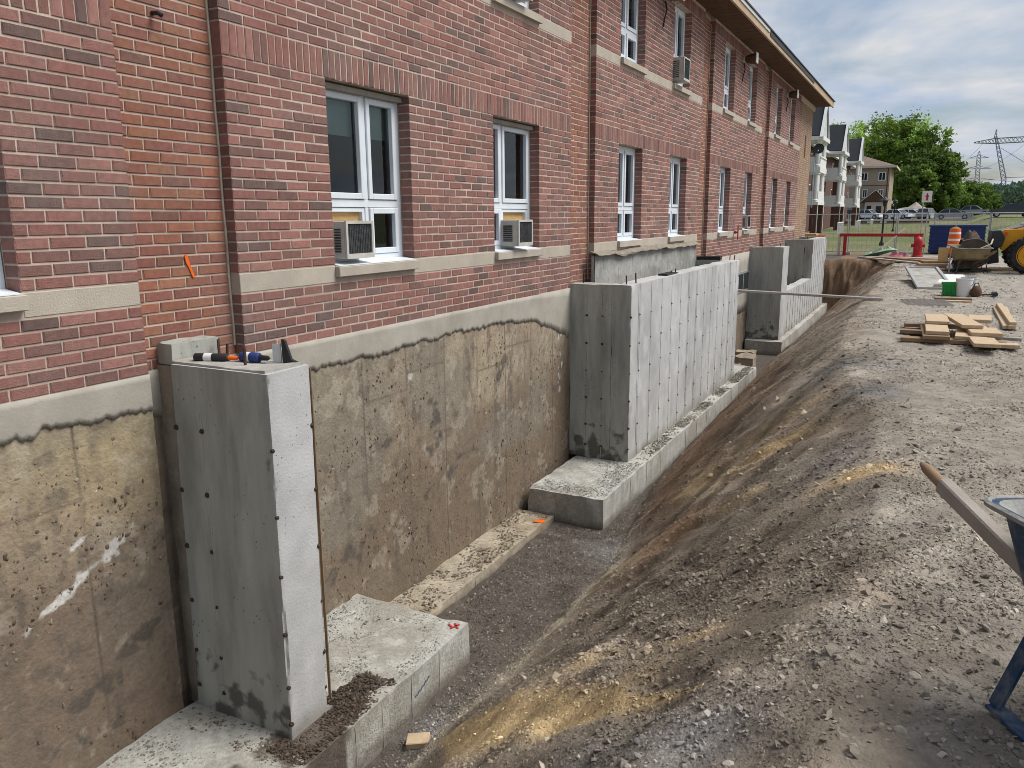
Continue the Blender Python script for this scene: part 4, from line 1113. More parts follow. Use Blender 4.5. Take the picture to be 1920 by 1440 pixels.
rebar(P2, [(.12, 9.25, PT, .12), (.70, 9.22, PT, .11), (.76, 9.4, PT, .13), (.7, 11.1, PT, .05), (.72, 11.25, PT, .07), (.66, 15.05, PT, .1), (.74, 15.05, PT, .1), (.2, 15.0, PT, .1)])
m_ = MB(); m_.box(.62, .75, 10.75, 11.3, PT + .004, PT + .022, .006); m_.build('form_offcut', M['black'], P2)
m_ = MB(); m_.box(.05, .5, 14.96, 15.15, PT + .006, PT + .07, .01); m_.build('felt_roll', M['black'], P2)
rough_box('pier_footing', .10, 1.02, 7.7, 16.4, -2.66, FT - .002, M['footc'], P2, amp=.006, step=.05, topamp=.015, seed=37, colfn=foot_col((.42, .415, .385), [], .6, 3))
for y in np.arange(8.6, 16.3, .61): seam(P2, (1.02, y, -2.5), (1.02, y, FT - .03), 'X', M['foot'], .006)
seam(P2, (.45, 7.7, -2.5), (.45, 7.7, FT - .02), 'Y', M['foot'], .006)
grit('rubble', 5000, .815, 1.015, 9.1, 16.3, FT, .004, .02, 'lumps of mud and grit on the long pier footing', 'rubble', 306, (.22, .205, .17), .47, .04, 1.6)
grit('rubble', 5000, .12, 1.01, 7.72, 9.08, FT, .003, .010, 'grit on the near end of the long pier footing', 'rubble', 307, (.28, .275, .24), .42, .01)

# broken old footing between the piers
for i, (x, y, sx, sy, sz) in enumerate([(.25, 17.0, .3, .4, .22), (.38, 18.2, .26, .5, .26), (.18, 19.1, .3, .36, .2)]):
    o = rough_box('concrete_rubble_block', x - sx / 2, x + sx, y - sy / 2, y + sy / 2, -2.6, -2.38 + sz * .4, M['oldfoot'], None, amp=.035, step=.08, topamp=.05, seed=41 + i)
    tag(o, ['broken concrete lump just past the long pier footing', 'middle broken concrete lump in the gap between the piers', 'broken concrete lump against the far pier footing'][i], 'rubble', 'broken footing lumps')

# far pier with low middle
P3 = tag(empty('concrete_pier', (0, 0, 0)), 'far concrete pier with a stepped low wall between two tall ends', 'pier')
PT3 = .11
rough_box('end_wall', .004, PX - .252, 20.22, 20.47, FT - .002, PT3, M['shadeconc'], P3, amp=.003, step=.1, seed=51)
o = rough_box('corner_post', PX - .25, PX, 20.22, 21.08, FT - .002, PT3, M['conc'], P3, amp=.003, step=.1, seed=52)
o.data.materials.append(M['shadeconc'])  # shade of the near side is put into this second concrete
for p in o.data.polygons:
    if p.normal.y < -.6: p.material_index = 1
rough_box('low_wall', PX - .249, PX - .001, 21.081, 25.72, FT - .002, -1.03, M['conc'], P3, amp=.003, step=.1, topamp=.02, seed=53)
o = rough_box('tall_wall', PX - .25, PX, 25.722, 29.0, FT - .002, PT3 + .03, M['conc'], P3, amp=.003, step=.1, seed=54)
o.data.materials.append(M['shadeconc'])  # shade-toned concrete for the face turned to the viewer
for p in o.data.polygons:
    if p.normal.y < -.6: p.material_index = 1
rough_box('end_wall', .004, PX - .252, 25.722, 25.97, FT - .002, PT3 + .03, M['shadeconc'], P3, amp=.003, step=.1, seed=55)
rough_box('end_wall', .004, PX - .252, 28.75, 29.0, FT - .002, PT3 + .03, M['shadeconc'], P3, amp=.003, step=.1, seed=56)
for x in (.25, .5): seam(P3, (x, 20.22, FT), (x, 20.22, PT3 - .02), 'Y', M['shadeconc'], .008, .004)
for y in np.arange(21.4, 29, .46):
    zt = -1.05 if y < 25.72 else PT3
    seam(P3, (PX, y, FT + .02), (PX, y, zt - .02), 'X', M['rebar'], .007)
    for z in TZ:
        if z < zt - .1: tie(P3, (PX + .002, y, z))
rough_box('pier_footing', .05, .94, 19.98, 29.5, -2.62, FT - .002, M['footc'], P3, amp=.008, step=.1, topamp=.03, seed=57, colfn=foot_col((.41, .40, .37), [], .6, 4))
m_ = MB(); m_.tube([(.70, 20.45, -1.0), (.70, 20.46, .05), (.66, 20.5, .09)], .03, 8); m_.build('vent_pipe', M['steel'], P3)
rebar(P3, [(.3, 20.3, PT3, .08), (.7, 20.35, PT3, .08), (.6, 26, PT3 + .03, .08)])

# block lying in the trench
r = tag(empty('paving_block', (1.27, 3.74, gz(1.27, 3.74) + .012), .55), 'small tan block lying on the dark trench gravel beside the near footing', 'block')
m_ = MB(); m_.box(-.075, .075, -.05, .05, 0, .05); o = m_.build('block', M['wood'], r, bevel=.005)
r.rotation_euler = (.12, -.1, .45)

# small things on the wall
r = tag(empty('tape_strip', (RECX + .004, 3.40, .62)), 'orange tape strip hanging on the orange brick recess', 'tape')
m_ = MB(); m_.prism([(-.02, .045), (.0, .05), (.02, -.02), (.046, -.09), (.03, -.095), (.004, -.03), (-.012, .0)], 'X', .0, .006); m_.build('strip', M['orange'], r)
r = tag(empty('pipe_stub', (RECX, 3.32, 2.03)), 'short black pipe stub poking out of the near brick recess at the top', 'pipe')
m_ = MB(); m_.tube([(0, 0, 0), (.05, .0, -.005), (.07, .01, -.02)], .013, 8); m_.build('stub', M['black'], r)
r = tag(empty('wall_valve', (.0, 18.35, .50)), 'small red valve fitting on the brick wall between far ground floor windows', 'valve')
m_ = MB(); m_.lathe([(.03, 0), (.03, .05), (.02, .06), (.02, .09)], (0, 0, 0), 'X', 10); m_.build('body', M['red'], r)
m_ = MB(); m_.box(.08, .1, -.02, .02, -.16, .14); m_.build('handle', M['red'], r)

# plank spanning from the pier to the bank
r = tag(empty('plank', (0, 0, 0)), 'long grey plank spanning the trench from the pier end to the bank', 'plank')
m_ = MB(); m_.bar((.72, 15.02, -.53), (3.25, 15.9, gz(3.1, 15.9) + .03), .14, .045); 
m_.v = [(p[0], p[1] + .3, p[2]) for p in m_.v]; m_.build('board', M['greywood'], r, bevel=.006)

# ------------------------------------------------------------------ wheelbarrows
def barrow(loc, rz, tray, frame_m, handle_m, label, foot=M['steel']):
    """local: +y towards the handles, wheel at -y"""
    r = tag(empty('wheelbarrow', loc, rz), label, 'wheelbarrow', 'wheelbarrows on the site')
    for s in (-1, 1):
        m_ = MB(); m_.bar((s * .16, -.55, .20), (s * .33, .77, .60), .05, .058); m_.build('handle', handle_m, r, bevel=.006)
        m_ = MB(); d_ = (Vector((s * .33, .77, .60)) - Vector((s * .16, -.55, .20))).normalized()
        p0 = Vector((s * .33, .77, .60)); m_.tube([p0, p0 + d_ * .10, p0 + d_ * .135], [.022, .02, .009], 10); m_.build('grip', M['wood2'], r, smooth=True)
        m_ = MB(); m_.bar((s * .28, .18, .46), (s * .375, .25, .03), .05, .012, (1, 0, 0)); m_.bar((s * .375, .26, .03), (s * .34, .03, .012), .055, .012); m_.bar((s * .34, .03, .02), (s * .20, -.1, .40), .035, .012, (1, 0, 0))
        m_.build('leg', frame_m, r)
    m_ = MB(); m_.bar((-.25, .22, .10), (.25, .22, .10), .03, .010); m_.build('leg_brace', frame_m, r)
    # tray: lofted basin
    def ring(z, x, y0, y1, rr=.07):
        pts = []
        for (cx, cy, a0) in [(x - rr, y1 - rr, 0), (-x + rr, y1 - rr, 90), (-x + rr, y0 + rr, 180), (x - rr, y0 + rr, 270)]:
            for k in range(5):
                a = math.radians(a0 + k * 22.5); pts.append((cx + rr * math.cos(a), cy + rr * math.sin(a), z(cy + rr * math.sin(a)) if callable(z) else z))
        return pts
    zr = lambda y: .73 - .05 * (y + .5)
    zb_ = lambda y: .33 + .12 * (y + .3)
    R_ = [ring(zb_, .29, -.42, .24), ring(lambda y: zb_(y) + .02, .33, -.48, .29), ring(lambda y: zr(y) - .02, .385, -.72, .36), ring(lambda y: zr(y), .395, -.735, .375), ring(lambda y: zr(y) - .004, .418, -.755, .398), ring(lambda y: zr(y) - .018, .415, -.752, .395), ring(lambda y: zr(y) - .024, .391, -.728, .366)]
    inn = [ring(lambda y: zr(y) - .02, .380, -.71, .352), ring(lambda y: zb_(y) + .03, .32, -.46, .28), ring(lambda y: zb_(y) + .012, .285, -.41, .235)]
    m_ = MB(); n = 20
    seqs = [R_[0], R_[1], R_[2], R_[6], R_[5], R_[4], R_[3], inn[0], inn[1], inn[2]]
    vs_ = [p for q in seqs for p in q]; fs = []
    for i in range(len(seqs) - 1):
        for k in range(n): a = i * n + k; b = i * n + (k + 1) % n; fs.append((a, b, b + n, a + n))
    fs += [tuple(range(n))[::-1], tuple(range((len(seqs) - 1) * n, len(seqs) * n))]
    m_.add(vs_, fs); tr = m_.build('tray', tray, r, smooth=True)
    tr.data.materials.append(M['barrowin'] if tray is M['blue'] else tray)
    for p in tr.data.polygons[6 * n:]: p.material_index = 1
    tr.data.polygons[-2].material_index = 0
    m_ = MB(); m_.tube([R_[4][k] for k in range(20)] + [R_[4][0]], .012, 6, cap=False); m_.build('rolled_rim', M['barrowin'], tr, smooth=True)
    wh = MB(); wh.lathe([(.10, -.04), (.165, -.045), (.19, -.02), (.19, .02), (.165, .045), (.10, .04)], (0, -.66, .19), 'X', 20); wo = wh.build('wheel', M['tyre'], r, smooth=True)
    wh = MB(); wh.lathe([(.02, -.06), (.10, -.03), (.10, .03), (.02, .06)], (0, -.66, .19), 'X', 14); wh.build('rim', frame_m, wo)
    return r
# near barrow: handle grip points up the site, tray and leg at the frame edge
hd = math.atan2(.26, -.97)
barrow((4.715, 2.66, gz(4.4, 2.7) - .01), math.radians(27), M['blue'], M['blue'], M['greywood'], 'blue steel wheelbarrow with a wooden handle cut off by the right frame edge')
barrow((4.95, 24.6, gz(5, 24.5)), math.radians(192), M['tan'], M['darksteel'], M['wood2'], 'tan wheelbarrow parked in front of the loader bucket')

# ------------------------------------------------------------------ lumber and site clutter
def board(c, L, W_, T, rz, mat, label, group, tilt=0, name='lumber_board', cat='lumber'):
    r = tag(empty(name, c, rz), label, cat, group)
    r.rotation_euler = (tilt, 0, rz)
    m_ = MB(); m_.box(-L / 2, L / 2, -W_ / 2, W_ / 2, 0, T); m_.build('board', mat, r, bevel=.004)
    return r
g0 = gz(4.4, 11.6)
LB = 'cut lumber board stacked in the loose pile on the gravel'
GR = 'lumber pile on the gravel'
board((4.30, 11.05, g0 + .00), 1.15, .16, .05, .03, M['wood2'], 'dark brown board nearest the viewer at the bottom of the lumber pile', GR); board((4.30, 11.75, g0 + .00), 1.2, .16, .05, -.04, M['wood2'], 'dark brown board under the middle of the lumber pile', GR)
board((4.25, 12.5, g0 + .00), 1.05, .14, .05, .06, M['wood2'], 'dark brown board at the bottom back of the lumber pile', GR)
board((4.1, 11.45, g0 + .052), .30, 1.1, .045, .04, M['wood2'], 'brown upright board in the second layer at the left of the pile', GR); board((4.52, 11.6, g0 + .052), .34, 1.2, .045, -.05, M['wood'], 'wide pale board in the second layer at the centre of the pile', GR)
board((4.12, 11.5, g0 + .10), .26, 1.0, .045, .02, M['wood'], 'pale board third layer up at the left of the pile', GR)
board((4.12, 12.1, g0 + .15), .27, .85, .04, .03, M['wood'], 'topmost pale board at the left back of the lumber pile', GR)
board((4.42, 12.0, g0 + .15), .24, 1.25, .045, .16, M['wood'], 'long slanting pale board on top of the lumber pile', GR)
board((4.66, 12.75, g0 + .10), .28, .6, .045, -.05, M['wood'], 'short pale board at the back right of the lumber pile', GR)
board((4.64, 11.35, g0 + .10), .34, .55, .045, .08, M['wood'], 'pale board at the right, over the wide centre board', GR)
board((4.62, 10.72, g0 + .055), .27, .55, .045, .06, M['wood'], 'short pale board jutting out at the front of the lumber pile', GR)
board((4.82, 10.95, g0 + .0), .34, .2, .045, .1, M['wood'], 'pale offcut on the gravel at the front right of the pile', GR)
board((4.80, 11.6, g0 + .0), .55, .08, .04, -.1, M['greywood'], 'thin grey stick poking out at the right of the lumber pile', GR)
board((3.86, 11.35, g0 + .052), .22, .10, .05, .02, M['wood2'], 'small dark offcut sticking out left of the lumber pile', GR)
S2 = 'two by four stud lying beside the lumber pile, nearer the loader'
for (x, y, z, rz_) in [(5.02, 14.3, .0, 1.56), (5.11, 14.25, .0, 1.54), (5.08, 14.3, .052, 1.57)]:
    board((x, y, gz(x, y) + z), 2.7, .09, .05, rz_, M['wood'], ('left stud of the pair lying right of the lumber pile' if x < 5.05 else 'right stud of the pair lying right of the lumber pile') if z == 0 else 'stud lying on top of the pair right of the lumber pile', 'studs beside the pile')
# wire mesh mat
r = tag(empty('wire_mesh', (3.98, 15.9, gz(3.98, 15.9) + .02), .15), 'small mat of rusty welded wire mesh on the gravel edge', 'wire mesh')
m_ = MB()
for i in range(8): m_.tube([(-.35 + i * .1, -.5, .01 * (i % 2)), (-.35 + i * .1, .5, .03)], .006, 5)
m_.build('long_wire', M['wire'], r)
m_ = MB()
for i in range(9): m_.tube([(-.37, -.48 + i * .12, .015), (.37, -.48 + i * .12, .025)], .006, 5)
m_.build('cross_wire', M['wire'], r)
# picture-frame-like window frame
zc = gz(4.0, 21)
r = tag(empty('window_frame', (3.98, 20.7, zc + .12), .12), 'discarded aluminium window frame leaning on rubble by the board stack', 'window frame')
r.rotation_euler = (.10, 0, .12)
m_ = MB(); m_.box(-.36, -.30, -1.4, 1.4, 0, .06); m_.box(.30, .36, -1.4, 1.4, 0, .06); m_.box(-.3, .3, -1.4, -1.34, 0, .06); m_.box(-.3, .3, 1.34, 1.4, 0, .06); m_.build('frame', M['steel'], r)
m_ = MB(); m_.box(-.3, .3, -1.34, 1.34, .02, .03); m_.build('pane', M['foot'], r)
m_ = MB(); m_.box(-.3, .3, -1.2, -.9, -.1, .0, .03); m_.box(-.3, .25, .8, 1.1, -.1, -.0, .03); m_.build('rubble_prop', M['oldfoot'], r)
r = tag(empty('foam_sheet', (4.45, 20.9, gz(4.45, 20.9) + .01), -.05), 'pale cream insulation sheet lying behind the green crate', 'sheet')
m_ = MB(); m_.box(-.26, .26, -1.5, 1.5, 0, .12); m_.build('sheet', M['cream'], r, bevel=.01)
m_ = MB(); m_.box(-.22, .22, -1.4, 1.4, .122, .14); m_.build('top_layer', M['white'], r)
r = tag(empty('plastic_crate', (4.40, 18.1, gz(4.4, 18.1)), .05), 'bright green plastic crate on the gravel', 'crate')
m_ = MB(); m_.box(-.15, .15, -.14, .14, 0, .03); m_.box(-.15, .15, -.14, -.115, .03, .26); m_.box(-.15, .15, .115, .14, .03, .26); m_.box(-.15, -.125, -.115, .115, .03, .26); m_.box(.125, .15, -.115, .115, .03, .26); m_.build('body', M['green'], r, bevel=.004)
m_ = MB(); m_.box(-.165, .165, -.155, -.141, .22, .275); m_.box(-.165, .165, .141, .155, .22, .275); m_.build('rim', M['green'], r)
for i in range(4):
    m_ = MB(); m_.box(-.13 + i * .07, -.10 + i * .07, -.152, -.1401, .03, .22); m_.build('rib', M['green'], r)
r = tag(empty('bucket', (4.62, 18.0, gz(4.6, 18)), .0), 'white plastic bucket next to the green crate', 'bucket')
m_ = MB(); m_.lathe([(.125, 0), (.15, .33), (.157, .335), (.157, .36), (.148, .36), (.12, .02)], (0, 0, 0), 'Z', 20); m_.build('pail', M['white'], r, smooth=True)
m_ = MB(); m_.tube([(.157 * math.cos(a), .157 * math.sin(a) * .3 - .1, .30 - .12 * math.sin(a)) for a in np.linspace(0, 3.14, 9)], .005, 5); m_.build('bail', M['wire'], r)
r = tag(empty('bucket', (4.73, 18.75, gz(4.7, 18.75)), .4), 'off white bucket just behind the bucket by the green crate', 'bucket')
m_ = MB(); m_.lathe([(.13, 0), (.15, .30), (.157, .305), (.157, .33), (.148, .33), (.12, .02)], (0, 0, 0), 'Z', 20); m_.build('pail', M['tarp'], r, smooth=True)
r = tag(empty('tool_bag', (4.83, 17.9, gz(4.83, 17.9)), .2), 'dark tool bag slumped right of the white bucket', 'bag')
m_ = MB(); m_.lathe([(.08, 0), (.105, .05), (.10, .14), (.06, .2), (.03, .22)], (0, 0, 0), 'Z', 10); m_.build('bag', M['soffit'], r, smooth=True)
m_ = MB(); m_.tube([(-.05, 0, .2), (-.03, 0, .27), (.03, 0, .27), (.05, 0, .2)], .01, 6); m_.build('strap', M['black'], r)
r = tag(empty('mallet', (5.0, 18.05, gz(5, 18.05)), .15), 'black headed hammer lying at the far right of the bucket group', 'hammer')
m_ = MB(); m_.tube([(-.2, 0, .03), (.15, 0, .04)], .016, 8); m_.build('shaft', M['rebar'], r)
m_ = MB(); m_.tube([(.16, -.09, .05), (.16, .09, .05)], .045, 10); m_.build('head', M['darksteel'], r)
for i, (x, y, rz_, mt, lab) in enumerate([(4.42, 16.9, .08, M['red'], 'reddish brown board on the gravel in front of the crate'), (4.40, 16.45, .05, M['wood'], 'pale board nearest the wire mesh mat')]):
    board((x, y, gz(x, y) + .005), .62, .12, .04, rz_, M['wood2'] if i == 0 else mt, lab, 'boards by the crate')
# long timbers at the far end of the trench
for i, (a, b, mt, lab) in enumerate([((1.7, 31.9), (3.9, 28.2), M['greywood'], 'long grey timber slanting down at the far trench corner'), ((1.9, 32.0), (4.6, 31.2), M['wood'], 'long pale plank lying level behind the far trench corner'), ((2.6, 31.2), (4.4, 29.6), M['wood2'], 'brown plank lying between the grey timber and the board stack')]):
    r = tag(empty('plank', (0, 0, 0)), lab, 'plank', 'planks at the trench end')
    m_ = MB(); m_.bar((a[0], a[1], gz(*a) + .06), (b[0], b[1], gz(*b) + .05), .2, .05); m_.build('board', mt, r, bevel=.004)
# stacked boards with a tan panel
for i in range(4):
    board((3.98 + .03 * i, 26.3 + .1 * i, gz(4, 26.3) + i * .06), .9 - .08 * i, .9, .055, .1 * i - .1, M['wood2'] if i % 2 else M['wood'], ['bottom board', 'second board', 'third board', 'top board'][i] + ' of the low stack left of the standing tan panel', 'board stack at the trench end')
r = tag(empty('plywood_panel', (4.32, 26.2, gz(4.3, 26.2)), .05), 'orange tan plywood panel standing on edge beside the board stack', 'panel')
m_ = MB(); m_.box(-.13, .13, -.015, .015, .0, .62); m_.v = [(p[0], p[1] + p[2] * .25, p[2]) for p in m_.v]; m_.build('panel', M['ply'], r)
m_ = MB(); m_.box(-.2, .2, -.35, -.05, 0, .05); m_.build('foot_block', M['wood'], r)
# ------------------------------------------------------------------ site edge: barrier, hydrant, bin, drum, fence, loader
r = tag(empty('red_barrier', (2.25, 34.2, G)), 'low red steel barrier rail across the far end of the trench', 'barrier')
m_ = MB(); m_.box(-1.5, 1.45, -.06, .06, .74, .86); m_.build('rail', M['red'], r)
for x in (-1.3, 1.2):
    m_ = MB(); m_.box(x - .06, x + .06, -.05, .05, 0, .74); m_.build('post', M['red'], r)
m_ = MB(); m_.box(-1.55, -1.45, -.045, .045, 0, .84); m_.build('end_post', M['cream'], r)
r = tag(empty('fire_hydrant', (3.55, 33.9, G)), 'red fire hydrant at the right end of the red barrier', 'hydrant')
m_ = MB(); m_.lathe([(.2, 0), (.2, .05), (.16, .06), (.15, .52), (.155, .54), (.155, .60), (.13, .66), (.08, .73), (.03, .76), (.03, .80)], (0, 0, 0), 'Z', 18); m_.build('barrel', M['red'], r, smooth=True)
for s in (-1, 1):
    m_ = MB(); m_.lathe([(.06, 0), (.06, .10), (.075, .10), (.075, .14)], (s * .10, 0, .42), 'X', 12); m_.v = [((p[0] if s > 0 else 2 * -.10 - p[0]), p[1], p[2]) for p in m_.v]; m_.build('side_cap', M['red'], r)
m_ = MB(); m_.lathe([(.08, 0), (.08, -.10), (.1, -.10), (.1, -.15)], (0, -.09, .36), 'Y', 14); m_.build('front_cap', M['red'], r)
# sign on post
r = tag(empty('hydrant_sign', (3.62, 34.6, G)), 'white sign with a red hydrant emblem on a thin post', 'sign')
m_ = MB(); m_.tube([(0, 0, 0), (-.06, 0, 2.45)], .02, 8); m_.build('post', M['steel'], r)
m_ = MB(); m_.box(-.10, .24, -.035, -.025, 2.02, 2.44); m_.build('plate', M['white'], r)
m_ = MB()
em = [(.03, 2.09), (.12, 2.09), (.11, 2.13), (.105, 2.20), (.13, 2.22), (.13, 2.27), (.105, 2.28), (.10, 2.32), (.085, 2.36), (.065, 2.36), (.05, 2.32), (.045, 2.28), (.02, 2.27), (.02, 2.22), (.045, 2.20), (.04, 2.13)]
m_.prism(em, 'Y', -.040, -.0355); m_.build('emblem', M['red'], r)
# blue bin
r = tag(empty('waste_bin', (4.85, 37.0, G)), 'dark blue ribbed waste container behind the orange drum', 'container')
m_ = MB(); m_.box(-.95, .98, -.6, .6, .05, 1.08); m_.build('body', M['bin'], r)
for i in range(7):
    z = .12 + i * .14; m_ = MB(); m_.box(-.97, 1.0, -.64, -.601, z, z + .05); m_.build('rib', M['bin'], r)
m_ = MB(); m_.box(-1.0, 1.03, -.67, .65, 1.08, 1.14); m_.build('rim', M['bin'], r)
for x in (-.8, .8):
    m_ = MB(); m_.lathe([(.06, -.04), (.06, .04)], (x, -.4, .06), 'Y', 10); m_.build('caster', M['black'], r)
# drum
r = tag(empty('traffic_drum', (4.72, 33.2, G)), 'orange and white striped traffic drum with black base', 'traffic drum')
Rz = [(.24, .15), (.235, .34), (.22, .36), (.215, .52), (.2, .54), (.195, .70), (.18, .72), (.175, .86), (.165, .88), (.16, 1.02)]
m_ = MB(); m_.lathe([(.33, 0), (.33, .1), (.27, .16), (.25, .16)], (0, 0, 0), 'Z', 18); m_.build('base', M['black'], r, smooth=True)
for i, (z0, z1) in enumerate([(.16, .36), (.36, .44), (.44, .62), (.62, .70), (.70, .86), (.86, .93), (.93, 1.06)]):
    ra = .245 - .075 * (z0 - .16); rb = .245 - .075 * (z1 - .16)
    m_ = MB(); m_.lathe([(ra, z0), (rb, z1)], (0, 0, 0), 'Z', 18); m_.build('orange_band' if i % 2 == 0 else 'white_band', M['orange'] if i % 2 == 0 else M['white'], r, smooth=True)
m_ = MB(); m_.lathe([(.15, 1.06), (.10, 1.1), (.04, 1.12), (.04, 1.17)], (0, 0, 0), 'Z', 14); m_.build('cap', M['wood2'], r, smooth=True)
# temporary fence panels
FE = [(-.75, .95, 34.9, 'leftmost temporary fence panel beside the building corner'), (1.0, 2.7, 35.1, 'temporary fence panel behind the red barrier'), (2.75, 3.75, 35.3, 'short temporary fence panel by the hydrant sign'), (4.05, 6.05, 38.3, 'temporary fence panel behind the blue container'), (6.1, 8.3, 38.3, 'temporary fence panel behind the loader')]
for (x0, x1, y, lab) in FE:
    r = tag(empty('fence_panel', ((x0 + x1) / 2, y, G)), lab, 'fence', 'temporary fence panels')
    hw = (x1 - x0) / 2; H = 1.62
    for s in (-1, 1):
        m_ = MB(); m_.tube([(s * hw, 0, 0), (s * hw, 0, H)], .022, 8); m_.build('post', M['steel'], r)
    for z in (.12, H - .02):
        m_ = MB(); m_.tube([(-hw, 0, z), (hw, 0, z)], .018, 6); m_.build('rail', M['steel'], r)
    m_ = MB(); n = int(hw * 2 / .16)
    for i in range(1, n): m_.box(-hw + i * 2 * hw / n - .0025, -hw + i * 2 * hw / n + .0025, -.003, .003, .12, H - .02)
    o = m_.build('wire_infill', M['wire'], r); o['kind'] = 'stuff'
    m_ = MB(); m_.box(-hw - .12, -hw + .12, -.25, .25, 0, .1); m_.build('foot_block', M['foot'], r)
# fallen netting by the barrier
for i, (pts, mt, lab) in enumerate([([(1.6, 33.2), (2.6, 33.0), (2.9, 33.5), (2.2, 33.7)], 'netting', 'pale green netting slumped under the red barrier'), ([(2.5, 32.7), (3.3, 32.6), (3.3, 33.1), (2.7, 33.2)], 'pink', 'pinkish red netting bundled beside the hydrant')]):
    m_ = MB(); n = 9; grid = []
    for a in range(n):
        for b in range(n):
            u, v_ = a / (n - 1), b / (n - 1)
            p = [(pts[0][q] * (1 - u) + pts[1][q] * u) * (1 - v_) + (pts[3][q] * (1 - u) + pts[2][q] * u) * v_ for q in (0, 1)]
            h = .30 * (math.sin(math.pi * u) * math.sin(math.pi * v_)) ** .5 * float(vnoise(a * 1.3, b * 1.3, i + 5)) ** 1.5
            grid.append((p[0], p[1], G + .03 + h + .25 * u * (i == 0)))
    m_.add(grid, [(a * n + b, (a + 1) * n + b, (a + 1) * n + b + 1, a * n + b + 1) for a in range(n - 1) for b in range(n - 1)])
    o = m_.build('safety_netting', M[mt], None); tag(o, lab, 'netting', 'fallen netting')
    md = o.modifiers.new('thick', 'SOLIDIFY'); md.thickness = .02
r = tag(empty('plank', (2.6, 34.0, G)), 'light stick leaning over the red barrier', 'plank')
m_ = MB(); m_.bar((-.5, -.3, .1), (.45, .35, 1.05), .06, .05); m_.build('stick', M['cream'], r)
r = tag(empty('wooden_crate', (-.02, 31.0, 0.0)), 'orange brown wooden box on the ledge at the building corner', 'box')
m_ = MB(); m_.box(-.25, .3, -.3, .3, .0, .2); m_.build('box', M['ply'], r); m_ = MB(); m_.box(.3, .55, -.28, .28, .02, .14); m_.build('lid', M['red'], r)
m_ = MB(); m_.box(-.3, .6, -.35, .35, -.9, -.0); m_.build('plinth', M['foot'], r)
# loader
LY = 25.3
r = tag(empty('wheel_loader', (6.3, LY + .9, G)), 'yellow wheel loader with a muddy bucket at the right edge', 'loader')
ox, oy = 6.3, LY + .9
def L_(mb, n_, mt, **k): return mb.build(n_, M[mt], r, sub=(ox, oy, G), **k)
for (x, y) in ((6.32, LY - .2), (6.32, LY + 1.75), (8.4, LY - .2), (8.4, LY + 1.75)):
    m_ = MB(); m_.lathe([(.28, -.2), (.42, -.21), (.475, -.16), (.49, -.05), (.49, .05), (.475, .16), (.42, .21), (.28, .2)], (x, y, G + .49), 'Y', 28, cap=False); tw = L_(m_, 'wheel', 'tyre', smooth=True)
    m_ = MB()
    for q in range(20):
        a = q * 2 * math.pi / 20
        m_.obox((x + .49 * math.cos(a), y, G + .49 + .49 * math.sin(a)), (math.cos(a), 0, math.sin(a)), (0, 1, 0), (-math.sin(a), 0, math.cos(a)), .02, .19, .03)
    m_.build('tread', M['tyre'], tw, sub=(ox, oy, G))
    m_ = MB(); m_.lathe([(.05, -.235), (.12, -.23), (.15, -.19), (.27, -.17), (.31, -.215), (.32, -.205), (.32, .2)], (x, y, G + .49), 'Y', 24); m_.build('rim', M['yellow'], tw, sub=(ox, oy, G), smooth=True)
    m_ = MB()
    for q in range(6):
        a = q * math.pi / 3; m_.lathe([(.018, -.235), (.018, -.19)], (x + .1 * math.cos(a), y, G + .49 + .1 * math.sin(a)), 'Y', 6)
    m_.build('wheel_nuts', M['darksteel'], tw, sub=(ox, oy, G))
m_ = MB(); m_.prism([(6.75, .0), (6.75, .45), (7.1, .9), (9.0, 1.0), (9.2, .6), (9.2, .0)], 'Y', LY + .15, LY + 1.4); L_(m_, 'body', 'yellow', bevel=.03)
m_.v = []; 
m_ = MB(); m_.prism([(7.3, 1.0), (7.35, 2.1), (8.4, 2.1), (8.5, 1.0)], 'Y', LY + .2, LY + 1.35); L_(m_, 'cab', 'carglass'); 
m_ = MB(); m_.box(7.3, 8.5, LY + .15, LY + 1.4, 2.101, 2.2); L_(m_, 'cab_roof', 'yellow')
for y in (LY + .15, LY + 1.25):
    m_ = MB(); m_.prism([(5.62, .38), (5.72, .44), (6.4, .46), (7.3, .85), (7.3, .62), (6.45, .20), (5.95, .10), (5.75, -.12), (5.66, -.1), (5.72, .15)], 'Y', y, y + .14); L_(m_, 'lift_arm', 'yellow', bevel=.012)
    m_ = MB(); m_.lathe([(.055, -.02), (.055, .16)], (5.75, y, .32), 'Y', 12); L_(m_, 'pivot_pin', 'orange')
m_ = MB(); m_.prism([(5.42, .40), (5.62, .42), (5.74, .22), (5.66, -.02), (5.50, -.06), (5.40, .12)], 'Y', LY + .0, LY + 1.55); L_(m_, 'quick_coupler', 'darksteel', bevel=.012)
for y in (LY + .35, LY + 1.2):
    m_ = MB(); m_.tube([(5.5, y, .34), (6.2, y, .55)], .035, 10); m_.tube([(6.15, y, .54), (6.9, y, .75)], .06, 10); L_(m_, 'hydraulic_ram', 'steel')
